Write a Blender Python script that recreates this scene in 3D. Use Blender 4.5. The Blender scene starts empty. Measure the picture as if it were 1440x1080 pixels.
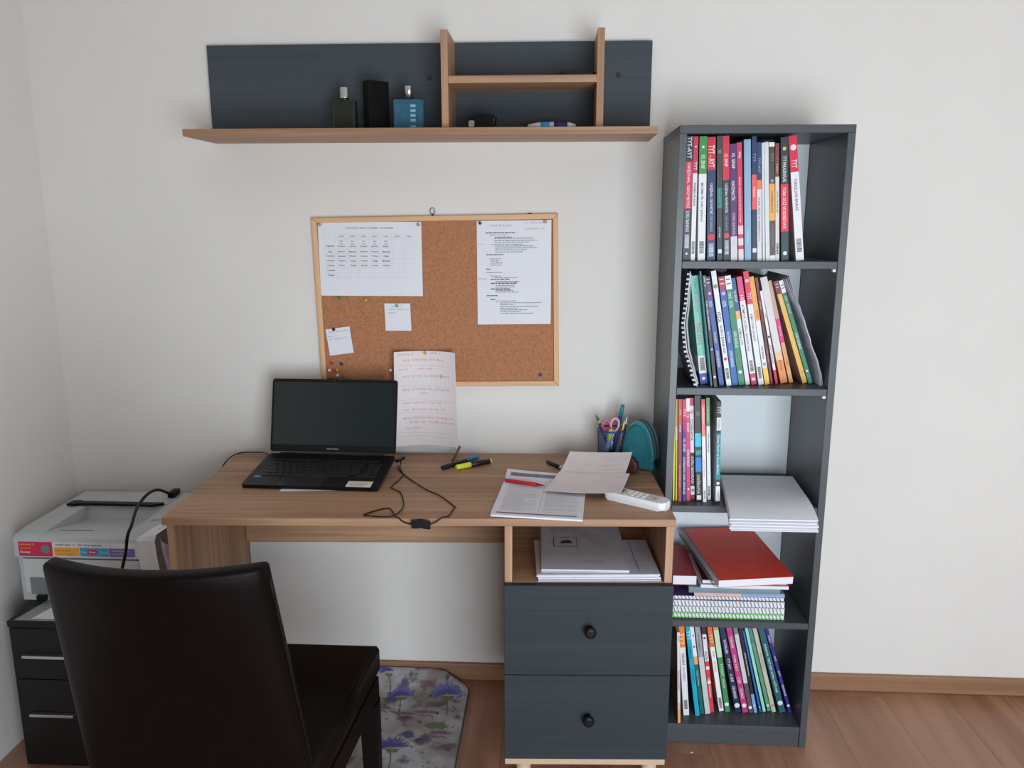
import bpy, bmesh, math, random
from mathutils import Vector, Matrix
random.seed(7)
PI = math.pi
SC = bpy.context.scene
COL = SC.collection

# ------------------------------------------------------------------ camera, light, exposure
cam_d = bpy.data.cameras.new('camera'); cam = bpy.data.objects.new('camera', cam_d); COL.objects.link(cam)
cam_d.sensor_width = 36; cam_d.lens = 36 * 1125.33 / 1440; cam_d.clip_start = .02
cam.location = (0, -2.3014, 1.4307)
cam.rotation_euler = (PI / 2 - .2024, 0, .0529)
SC.camera = cam
world = bpy.data.worlds.new('world'); SC.world = world; world.use_nodes = True
bg = world.node_tree.nodes['Background']; bg.inputs[0].default_value = (.70, .82, 1, 1); bg.inputs[1].default_value = 1.0
def area(name, loc, rot, sx, sy, power, color):
    d = bpy.data.lights.new(name, 'AREA'); d.shape = 'RECTANGLE'; d.size = sx; d.size_y = sy; d.energy = power; d.color = color
    o = bpy.data.objects.new(name, d); COL.objects.link(o); o.location = loc; o.rotation_euler = rot
    return o
# daylight through the balcony window behind the camera, on its right
area('window_daylight', (.72, -2.91, .82), (PI / 2, 0, 0), 1.36, 1.40, 66, (.82, .922, 1.0))
vs = SC.view_settings
vs.view_transform = 'Standard'; vs.look = 'None'; vs.gamma = 1; vs.use_curve_mapping = False; vs.exposure = 0.0
SC.cycles.max_bounces = 8; SC.cycles.diffuse_bounces = 6

# ------------------------------------------------------------------ materials
def lin(c):
    return tuple(((x / 255) / 12.92 if x / 255 <= .04045 else ((x / 255 + .055) / 1.055) ** 2.4) for x in c[:3])
MATS = {}
def new_mat(name):
    m = bpy.data.materials.new(name); m.use_nodes = True
    nt = m.node_tree; return m, nt, nt.nodes['Principled BSDF']
def mat(name, c=(200, 200, 200), rough=.55, var=.05, scale=35, bump=0.0, bscale=300, metal=0.0, spec=.4, trans=0.0, coat=0.0):
    if name in MATS: return MATS[name]
    m, nt, p = new_mat(name); N = nt.nodes; L = nt.links; k = lin(c)
    tc = N.new('ShaderNodeTexCoord'); nz = N.new('ShaderNodeTexNoise'); nz.inputs['Scale'].default_value = scale
    nz.inputs['Detail'].default_value = 3
    L.new(tc.outputs['Object'], nz.inputs['Vector'])
    cr = N.new('ShaderNodeValToRGB'); e = cr.color_ramp.elements
    e[0].position = .3; e[1].position = .7
    e[0].color = (*[x * (1 - var) for x in k], 1); e[1].color = (*[min(1, x * (1 + var)) for x in k], 1)
    L.new(nz.outputs['Fac'], cr.inputs['Fac']); L.new(cr.outputs['Color'], p.inputs['Base Color'])
    p.inputs['Roughness'].default_value = rough; p.inputs['Metallic'].default_value = metal
    p.inputs['Specular IOR Level'].default_value = spec
    p.inputs['Transmission Weight'].default_value = trans
    p.inputs['Coat Weight'].default_value = coat
    if bump:
        n2 = N.new('ShaderNodeTexNoise'); n2.inputs['Scale'].default_value = bscale; n2.inputs['Detail'].default_value = 4
        L.new(tc.outputs['Object'], n2.inputs['Vector'])
        b = N.new('ShaderNodeBump'); b.inputs['Strength'].default_value = bump; b.inputs['Distance'].default_value = .002
        L.new(n2.outputs['Fac'], b.inputs['Height']); L.new(b.outputs['Normal'], p.inputs['Normal'])
    MATS[name] = m; return m
def col(c, rough=.5):
    return mat('paint_%d_%d_%d' % c[:3] + ('' if rough == .5 else '_r%d' % int(rough * 100)), c, rough)
def wood(name, c1, c2, axis='x', rough=.5, fine=60, rnd=0.0, spec=.35):
    if name in MATS: return MATS[name]
    m, nt, p = new_mat(name); N = nt.nodes; L = nt.links
    tc = N.new('ShaderNodeTexCoord'); mp = N.new('ShaderNodeMapping')
    s = {'x': (1.6, fine, fine), 'y': (fine, 1.6, fine), 'z': (fine, fine, 1.6)}[axis]
    mp.inputs['Scale'].default_value = s
    L.new(tc.outputs['Object'], mp.inputs['Vector'])
    nz = N.new('ShaderNodeTexNoise'); nz.inputs['Scale'].default_value = 1; nz.inputs['Detail'].default_value = 6; nz.inputs['Distortion'].default_value = .6
    vec = mp.outputs['Vector']
    if rnd:
        oi = N.new('ShaderNodeObjectInfo'); vm = N.new('ShaderNodeVectorMath'); vm.operation = 'ADD'
        sc = N.new('ShaderNodeMath'); sc.operation = 'MULTIPLY'; sc.inputs[1].default_value = 37
        L.new(oi.outputs['Random'], sc.inputs[0]); L.new(vec, vm.inputs[0]); L.new(sc.outputs[0], vm.inputs[1]); vec = vm.outputs[0]
    L.new(vec, nz.inputs['Vector'])
    m2 = N.new('ShaderNodeMapping'); m2.inputs['Scale'].default_value = tuple(x * .22 for x in s); L.new(tc.outputs['Object'], m2.inputs['Vector'])
    n2 = N.new('ShaderNodeTexNoise'); n2.inputs['Scale'].default_value = 1; n2.inputs['Detail'].default_value = 3
    L.new(m2.outputs['Vector'], n2.inputs['Vector'])
    ad = N.new('ShaderNodeMath'); ad.operation = 'ADD'; L.new(nz.outputs['Fac'], ad.inputs[0]); L.new(n2.outputs['Fac'], ad.inputs[1])
    hf = N.new('ShaderNodeMath'); hf.operation = 'MULTIPLY'; hf.inputs[1].default_value = .5; L.new(ad.outputs[0], hf.inputs[0])
    cr = N.new('ShaderNodeValToRGB'); e = cr.color_ramp.elements
    e[0].position = .36; e[1].position = .64; e[0].color = (*lin(c1), 1); e[1].color = (*lin(c2), 1)
    L.new(hf.outputs[0], cr.inputs['Fac']); out = cr.outputs['Color']
    if rnd:
        mr = N.new('ShaderNodeMapRange'); mr.inputs['To Min'].default_value = 1 - rnd; mr.inputs['To Max'].default_value = 1 + rnd
        L.new(oi.outputs['Random'], mr.inputs['Value'])
        hs = N.new('ShaderNodeHueSaturation'); L.new(mr.outputs[0], hs.inputs['Value']); L.new(out, hs.inputs['Color']); out = hs.outputs['Color']
    L.new(out, p.inputs['Base Color']); p.inputs['Roughness'].default_value = rough; p.inputs['Specular IOR Level'].default_value = spec
    b = N.new('ShaderNodeBump'); b.inputs['Strength'].default_value = .12; b.inputs['Distance'].default_value = .001
    L.new(nz.outputs['Fac'], b.inputs['Height']); L.new(b.outputs['Normal'], p.inputs['Normal'])
    MATS[name] = m; return m
OAKX = wood('oak_grain_along_x', (142, 106, 80), (188, 150, 118), 'x')
OAKY = wood('oak_grain_along_y', (142, 106, 80), (188, 150, 118), 'y')
OAKZ = wood('oak_grain_along_z', (142, 106, 80), (188, 150, 118), 'z')
GREYX = wood('grey_board_grain_x', (63, 70, 76), (71, 78, 84), 'x', .55, 150, spec=.2)
GREYZ = wood('grey_board_grain_z', (64, 69, 73), (72, 76, 81), 'z', .36, 150, spec=.5)
DRAWG = wood('drawer_grey', (50, 56, 60), (57, 63, 67), 'x', .6, 150, spec=.15)
GREYD = wood('bookcase_grey_x', (64, 69, 73), (72, 76, 81), 'x', .4, 150, spec=.4)
PINE = wood('pine_frame_x', (205, 160, 116), (226, 184, 142), 'x', .5)
PINEZ = wood('pine_frame_z', (205, 160, 116), (226, 184, 142), 'z', .5)
FLOORW = wood('laminate_floor', (134, 92, 70), (174, 130, 104), 'y', .34, 22, .07, .5)
FLOORB = wood('skirting_wood', (134, 98, 72), (156, 118, 90), 'x', .45, 50)
WALLM = mat('wall_paint', (224, 220, 215), .9, .012, 6, .35, 160, spec=.15)
CEILM = mat('ceiling_paint', (232, 231, 229), .9, .01, 5, .2, 200, spec=.1)
PAPER = mat('white_paper', (226, 227, 233), .8, .015, 30, spec=.2)
PAPERW = mat('warm_paper', (226, 218, 218), .8, .02, 30, spec=.2)
PAGES = mat('page_edges', (214, 210, 204), .85, .06, 220, spec=.1)
BLACKP = mat('black_plastic', (14, 15, 16), .42, .08, 60, .05, spec=.25)
DARKP = mat('dark_plastic', (34, 36, 39), .5, .08, 60)
SILVER = mat('brushed_silver', (205, 205, 205), .3, .05, 80, metal=1.0)
STEEL = mat('wire_steel', (132, 134, 142), .35, .04, 80, metal=.9)
WHITEP = mat('white_plastic', (232, 234, 236), .35, .015, 30)
GREYP = mat('printer_grey', (188, 192, 194), .5, .015, 30)
INK = mat('black_ink', (45, 47, 52), .7)
INKL = mat('grey_print', (135, 138, 146), .7)
REDI = mat('red_ink', (205, 90, 110), .7)
BLUEI = mat('blue_ink', (95, 100, 140), .7)
LEATHER = mat('dark_brown_leather', (15, 9, 8), .42, .12, 25, .15, 300, spec=.08)
def cork_mat():
    m, nt, p = new_mat('cork'); N = nt.nodes; L = nt.links
    tc = N.new('ShaderNodeTexCoord'); v = N.new('ShaderNodeTexVoronoi'); v.inputs['Scale'].default_value = 320
    nz = N.new('ShaderNodeTexNoise'); nz.inputs['Scale'].default_value = 140; nz.inputs['Detail'].default_value = 4
    L.new(tc.outputs['Object'], v.inputs['Vector']); L.new(tc.outputs['Object'], nz.inputs['Vector'])
    ad = N.new('ShaderNodeMath'); ad.operation = 'MULTIPLY_ADD'; ad.inputs[1].default_value = .45
    sx = N.new('ShaderNodeSeparateColor'); L.new(v.outputs['Color'], sx.inputs[0]); L.new(sx.outputs[0], ad.inputs[0])
    sb = N.new('ShaderNodeMath'); sb.operation = 'MULTIPLY'; sb.inputs[1].default_value = .65; L.new(nz.outputs['Fac'], sb.inputs[0]); L.new(sb.outputs[0], ad.inputs[2])
    cr = N.new('ShaderNodeValToRGB'); e = cr.color_ramp.elements
    e[0].position = .25; e[0].color = (*lin((158, 106, 76)), 1); e[1].position = .85; e[1].color = (*lin((186, 132, 98)), 1)
    L.new(ad.outputs[0], cr.inputs['Fac']); L.new(cr.outputs['Color'], p.inputs['Base Color']); p.inputs['Roughness'].default_value = .95
    p.inputs['Specular IOR Level'].default_value = .1
    return m
CORK = cork_mat()
def rug_mat():
    m, nt, p = new_mat('rug_print'); N = nt.nodes; L = nt.links
    tc = N.new('ShaderNodeTexCoord')
    def noise(s, d, off):
        mp = N.new('ShaderNodeMapping'); mp.inputs['Location'].default_value = (off, off * .7, 0); L.new(tc.outputs['Object'], mp.inputs['Vector'])
        n = N.new('ShaderNodeTexNoise'); n.inputs['Scale'].default_value = s; n.inputs['Detail'].default_value = d; L.new(mp.outputs['Vector'], n.inputs['Vector']); return n.outputs['Fac']
    def mix(a, b, f, lo, hi):
        r = N.new('ShaderNodeMapRange'); r.inputs['From Min'].default_value = lo; r.inputs['From Max'].default_value = hi; L.new(f, r.inputs['Value'])
        x = N.new('ShaderNodeMix'); x.data_type = 'RGBA'; L.new(r.outputs[0], x.inputs['Factor'])
        if isinstance(a, tuple): x.inputs['A'].default_value = (*lin(a), 1)
        else: L.new(a, x.inputs['A'])
        x.inputs['B'].default_value = (*lin(b), 1); return x.outputs['Result']
    o = mix((178, 176, 178), (140, 132, 126), noise(7, 5, 0), .42, .6)
    o = mix(o, (112, 94, 100), noise(16, 6, 3), .56, .66)
    o = mix(o, (96, 92, 128), noise(13, 5, 9), .6, .68)
    o = mix(o, (92, 104, 82), noise(18, 5, 17), .62, .7)
    o = mix(o, (70, 68, 74), noise(34, 6, 27), .64, .72)
    L.new(o, p.inputs['Base Color']); p.inputs['Roughness'].default_value = .95; p.inputs['Specular IOR Level'].default_value = .05
    return m

# ------------------------------------------------------------------ mesh helpers
WS = {}
def box(bm, x0, x1, y0, y1, z0, z1, bev=0.0, seg=2, mi=0, M=None):
    r = bmesh.ops.create_cube(bm, size=1.0); vs_ = r['verts']
    for v in vs_:
        v.co = Vector((x0 + (v.co.x + .5) * (x1 - x0), y0 + (v.co.y + .5) * (y1 - y0), z0 + (v.co.z + .5) * (z1 - z0)))
        if M is not None: v.co = M @ v.co
    for f in {f for v in vs_ for f in v.link_faces}: f.material_index = mi
    if bev:
        es = list({e for v in vs_ for e in v.link_edges})
        bmesh.ops.bevel(bm, geom=es, offset=bev, segments=seg, profile=.5, affect='EDGES', clamp_overlap=True)
def tube(bm, pts, r, n=8, mi=0, cap=True, closed=False):
    P = [Vector(p) for p in pts]; k = len(P); rs = r if isinstance(r, (list, tuple)) else [r] * k
    rings = []; up = None
    for i in range(k):
        a = P[(i - 1) % k] if (closed or i > 0) else P[i]; b = P[(i + 1) % k] if (closed or i < k - 1) else P[i]
        t = (b - a).normalized()
        if up is None:
            up = t.orthogonal().normalized()
        up = (up - t * up.dot(t))
        up = up.normalized() if up.length > 1e-6 else t.orthogonal().normalized()
        s = t.cross(up)
        rings.append([bm.verts.new(P[i] + (up * math.cos(2 * PI * j / n) + s * math.sin(2 * PI * j / n)) * rs[i]) for j in range(n)])
    for i in range(k if closed else k - 1):
        A = rings[i]; B = rings[(i + 1) % k]
        for j in range(n):
            f = bm.faces.new((A[j], A[(j + 1) % n], B[(j + 1) % n], B[j])); f.material_index = mi; f.smooth = True
    if cap and not closed:
        bm.faces.new(rings[0][::-1]).material_index = mi; bm.faces.new(rings[-1]).material_index = mi
def lathe(bm, prof, n=24, M=None, mi=0):
    rings = []
    for r_, z in prof:
        ring = []
        for j in range(n):
            c = Vector((r_ * math.cos(2 * PI * j / n), r_ * math.sin(2 * PI * j / n), z))
            ring.append(bm.verts.new(M @ c if M is not None else c))
        rings.append(ring)
    for A, B in zip(rings, rings[1:]):
        for j in range(n):
            f = bm.faces.new((A[j], A[(j + 1) % n], B[(j + 1) % n], B[j])); f.smooth = True; f.material_index = mi
    for ring, fl in ((rings[0], True), (rings[-1], False)):
        f = bm.faces.new(ring[::-1] if fl else ring); f.material_index = mi
def prism(bm, pts, h, M=None, mi=0, bev=0.0):
    """polygon pts in local xy, extruded 0..h along local z"""
    M = M or Matrix.Identity(4)
    a = [bm.verts.new(M @ Vector((x, y, 0))) for x, y in pts]; b = [bm.verts.new(M @ Vector((x, y, h))) for x, y in pts]
    fs = [bm.faces.new(a[::-1]), bm.faces.new(b)]
    for i in range(len(pts)):
        j = (i + 1) % len(pts); fs.append(bm.faces.new((a[i], a[j], b[j], b[i])))
    for f in fs: f.material_index = mi
    if bev:
        es = list(set(fs[0].edges) | set(fs[1].edges))
        bmesh.ops.bevel(bm, geom=es, offset=bev, segments=2, profile=.5, affect='EDGES', clamp_overlap=True)
def rrect(w, h, r, n=5):
    o = []
    for cx, cy, a0 in ((w / 2 - r, h / 2 - r, 0), (-w / 2 + r, h / 2 - r, PI / 2), (-w / 2 + r, -h / 2 + r, PI), (w / 2 - r, -h / 2 + r, 1.5 * PI)):
        for i in range(n + 1):
            a = a0 + PI / 2 * i / n; o.append((cx + r * math.cos(a), cy + r * math.sin(a)))
    return o
def obj(name, bm, m, parent=None, smooth=False, kind=None, label=None):
    me = bpy.data.meshes.new(name)
    bmesh.ops.recalc_face_normals(bm, faces=bm.faces[:])
    bm.to_mesh(me); bm.free()
    for x in (m if isinstance(m, (list, tuple)) else [m]): me.materials.append(x)
    if smooth:
        for f in me.polygons: f.use_smooth = True
    o = bpy.data.objects.new(name, me); COL.objects.link(o)
    if parent is not None:
        o.parent = parent
        if parent in WS:
            me.transform(Matrix.Translation(-WS[parent])); WS[o] = WS[parent]
    elif name not in ('x',):
        xs = [v.co for v in me.vertices]
        c = Vector(((min(v.x for v in xs) + max(v.x for v in xs)) / 2, (min(v.y for v in xs) + max(v.y for v in xs)) / 2, min(v.z for v in xs)))
        me.transform(Matrix.Translation(-c)); o.location = c; WS[o] = c
    if kind: o['kind'] = kind
    if label: o['label'] = label
    return o
def tag(o, label, cat, group=None):
    o['label'] = label; o['category'] = cat
    if group: o['group'] = group
    return o
def thing(name, label, cat, loc=(0, 0, 0), rz=0.0, group=None, ws=False, rot=None):
    o = bpy.data.objects.new(name, None); COL.objects.link(o); o.empty_display_size = .05
    o.location = loc; o.rotation_euler = rot if rot else (0, 0, rz)
    tag(o, label, cat, group)
    if ws: WS[o] = Vector(loc)
    return o
def B(): return bmesh.new()
TXT = {}
def text_mesh(body):
    if body in TXT: return TXT[body]
    cu = bpy.data.curves.new('t', 'FONT'); cu.body = body; cu.resolution_u = 2; cu.offset = .012; cu.size = 1
    o = bpy.data.objects.new('t', cu); COL.objects.link(o)
    dg = bpy.context.evaluated_depsgraph_get(); dg.update()
    me = bpy.data.meshes.new_from_object(o.evaluated_get(dg))
    vs_ = [v.co.copy() for v in me.vertices]; fs = [tuple(p.vertices) for p in me.polygons]
    bpy.data.objects.remove(o); bpy.data.curves.remove(cu); bpy.data.meshes.remove(me)
    x0 = min(v.x for v in vs_); x1 = max(v.x for v in vs_); y0 = min(v.y for v in vs_); y1 = max(v.y for v in vs_)
    TXT[body] = ([((v.x - (x0 + x1) / 2), (v.y - (y0 + y1) / 2)) for v in vs_], fs, x1 - x0, y1 - y0)
    return TXT[body]
def text(body, parent, M, length, height, m, name='lettering', f=None):
    """flat lettering centred at M's origin, x along M's x axis"""
    vs_, fs, L, H = text_mesh(body)
    sy = height / H; sx = length / L
    sx = min(sx, sy * 1.5); sy = min(sy, sx * 2.2)
    bm = B(); vv = [bm.verts.new(M @ Vector((x * sx, y * sy, 0))) for x, y in vs_]
    for t in fs:
        try: bm.faces.new([vv[i] for i in t])
        except ValueError: pass
    me = bpy.data.meshes.new(name); bm.to_mesh(me); bm.free(); me.materials.append(m)
    o = bpy.data.objects.new(name, me); COL.objects.link(o); o.parent = parent
    if parent in WS: me.transform(Matrix.Translation(-WS[parent])); WS[o] = WS[parent]
    return o
def frame(o, x, y):
    x = Vector(x).normalized(); y = Vector(y).normalized(); z = x.cross(y); o = Vector(o)
    return Matrix(((x.x, y.x, z.x, o.x), (x.y, y.y, z.y, o.y), (x.z, y.z, z.z, o.z), (0, 0, 0, 1)))
# sheets: f(u, v) gives a point for u, v in 0..1
def nrm(f, u, v):
    d = .01
    a = f(min(1, u + d), v) - f(max(0, u - d), v); b = f(u, min(1, v + d)) - f(u, max(0, v - d))
    return a.cross(b).normalized()
def sheet_bm(f, nu, nv, th):
    bm = B(); T = []; U = []
    for i in range(nu + 1):
        T.append([]); U.append([])
        for j in range(nv + 1):
            u, v = i / nu, j / nv; p = f(u, v); n = nrm(f, u, v)
            T[i].append(bm.verts.new(p)); U[i].append(bm.verts.new(p - n * th))
    for i in range(nu):
        for j in range(nv):
            bm.faces.new((T[i][j], T[i + 1][j], T[i + 1][j + 1], T[i][j + 1])); bm.faces.new((U[i][j], U[i][j + 1], U[i + 1][j + 1], U[i + 1][j]))
    for i in range(nu):
        for j in (0, nv): bm.faces.new((T[i][j], U[i][j], U[i + 1][j], T[i + 1][j]))
    for j in range(nv):
        for i in (0, nu): bm.faces.new((T[i][j], U[i][j], U[i][j + 1], T[i][j + 1]))
    return bm
def ribbon_bm(bm, f, line, w, W, H, off=.0006):
    """flat stroke along line (u, v in metres on a W x H sheet)"""
    k = len(line); prev = None
    for i in range(k):
        a = Vector(line[max(0, i - 1)]); b = Vector(line[min(k - 1, i + 1)]); d = b - a
        d = d.normalized() if d.length > 1e-9 else Vector((1, 0)); q = Vector((-d.y, d.x)) * w / 2
        pts = []
        for s in (-1, 1):
            x, y = line[i][0] + q.x * s, line[i][1] + q.y * s
            u, v = min(1, max(0, x / W)), min(1, max(0, y / H)); pts.append(bm.verts.new(f(u, v) + nrm(f, u, v) * off))
        if prev: bm.faces.new((prev[0], pts[0], pts[1], prev[1]))
        prev = pts
def plane_f(o, U, V):
    o, U, V = Vector(o), Vector(U), Vector(V)
    return lambda u, v: o + U * u + V * v
def scrawl(x0, x1, y, a, rnd, step=.0016):
    """a line of handwriting as little strokes"""
    out = []; x = x0
    while x < x1:
        wl = rnd.uniform(.010, .024); e = min(x1, x + wl); ln = []; t = x; s = 1
        while t < e:
            ln.append((t, y + s * a * rnd.uniform(.25, 1))); s = -s; t += step * rnd.uniform(.6, 1.4)
        if len(ln) > 1: out.append(ln)
        x = e + rnd.uniform(.003, .007)
    return out
def dashes(x0, x1, y, rnd):
    out = []; x = x0
    while x < x1:
        e = min(x1, x + rnd.uniform(.004, .013)); out.append([(x, y), (e, y)]); x = e + .0018
    return out

# ------------------------------------------------------------------ room
XL, XR, YF, ZC = -1.48, 2.3, -2.9, 2.62
def struct(name, bm, m):
    return obj(name, bm, m, kind='structure')
bm = B(); box(bm, XL - .1, XR + .1, 0, .1, -.05, ZC + .1); struct('wall_back', bm, WALLM)
bm = B(); box(bm, XL - .1, XL, YF, 0, -.05, ZC + .1); struct('wall_left', bm, WALLM)
bm = B(); box(bm, XR, XR + .1, YF, 0, -.05, ZC + .1); struct('wall_right', bm, WALLM)
WX0, WX1, WZ0, WZ1 = .02, 1.42, .1, 1.54
bm = B(); box(bm, XL - .1, WX0, YF - .1, YF, -.05, ZC + .1); box(bm, WX1, XR + .1, YF - .1, YF, -.05, ZC + .1)
box(bm, WX0, WX1, YF - .1, YF, -.05, WZ0); box(bm, WX0, WX1, YF - .1, YF, WZ1, ZC + .1); struct('wall_front', bm, mat('wall_front_bounce_tone', (150, 128, 108), .9, .02, 6, spec=.1))  # unseen wall; its brown is chosen to cut fill and warm the bounce
bm = B(); box(bm, XL - .1, XR + .1, YF - .1, .1, ZC + .1, ZC + .2); box(bm, XL, XR, YF, 0, ZC, ZC + .099); struct('ceiling', bm, CEILM)
bm = B()
box(bm, WX0, WX0 + .05, YF - .08, YF - .03, WZ0, WZ1); box(bm, WX1 - .05, WX1, YF - .08, YF - .03, WZ0, WZ1)
box(bm, WX0, WX1, YF - .08, YF - .03, WZ0, WZ0 + .05); box(bm, WX0, WX1, YF - .08, YF - .03, WZ1 - .05, WZ1)
struct('window_1', bm, WHITEP)
bm = B(); box(bm, XL, XR, YF, 0, -.05, -.0125); floor = struct('floor', bm, FLOORB)
# laminate planks run towards the wall, each a piece of its own
PW = .192; x = XL + .002; ci = 0
while x < XR - .01:
    x1 = min(x + PW, XR - .002); y = YF + .002; ln = [.5, 1.1, .3, .8, 1.28][ci % 5]
    while y < -.01:
        y1 = min(y + ln, -.002); bm = B(); box(bm, x + .0003, x1 - .0003, y + .0003, y1 - .0003, -.0125, 0)
        obj('plank', bm, FLOORW, floor); y = y1; ln = 1.28
    x = x1; ci += 1
bm = B(); box(bm, XL, XR, -.014, 0, .0005, .056, .004); struct('baseboard_back', bm, FLOORB)

# ------------------------------------------------------------------ bookcase
bc = thing('bookcase', 'tall narrow dark grey open bookcase full of books against the wall', 'bookcase', (.499, -.148, 0), ws=True)
BX0, BX1, BY0, BY1 = .294, .706, -.295, -.001
def part(name, p, m, *b, bev=.0008, **k):
    bm = B()
    for q in (b if isinstance(b[0], tuple) else (b,)): box(bm, *q, bev, 1)
    return obj(name, bm, m, p, **k)
part('side_panel', bc, GREYZ, BX0, BX0 + .018, BY0, BY1, 0, 1.632)
part('side_panel', bc, GREYZ, BX1 - .018, BX1, BY0, BY1, 0, 1.632)
part('top_panel', bc, GREYD, BX0, BX1, BY0, BY1, 1.632, 1.651)
for z in (.354, .680, .995, 1.313):
    part('shelf', bc, GREYD, BX0 + .0185, BX1 - .0185, BY0 + .001, BY1 - .005, z, z + .018)
part('bottom_shelf', bc, GREYD, BX0 + .0185, BX1 - .0185, BY0 + .001, BY1 - .005, .043, .061)
part('plinth', bc, GREYD, BX0 + .0185, BX1 - .0185, BY0 + .004, BY0 + .022, .001, .0425)
part('back_panel', bc, mat('white_hardboard', (222, 226, 228), .6, .01, 20), BX0 + .0185, BX1 - .0185, -.0045, -.0015, .062, 1.6315, label='white back panel')
for z in (1.309, .991):
    bm = B(); box(bm, BX1 - .026, BX1 - .0185, -.288, -.276, z - .004, z + .0035, .001); obj('shelf_pin', bm, WHITEP, bc, label='white shelf pin')

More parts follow.
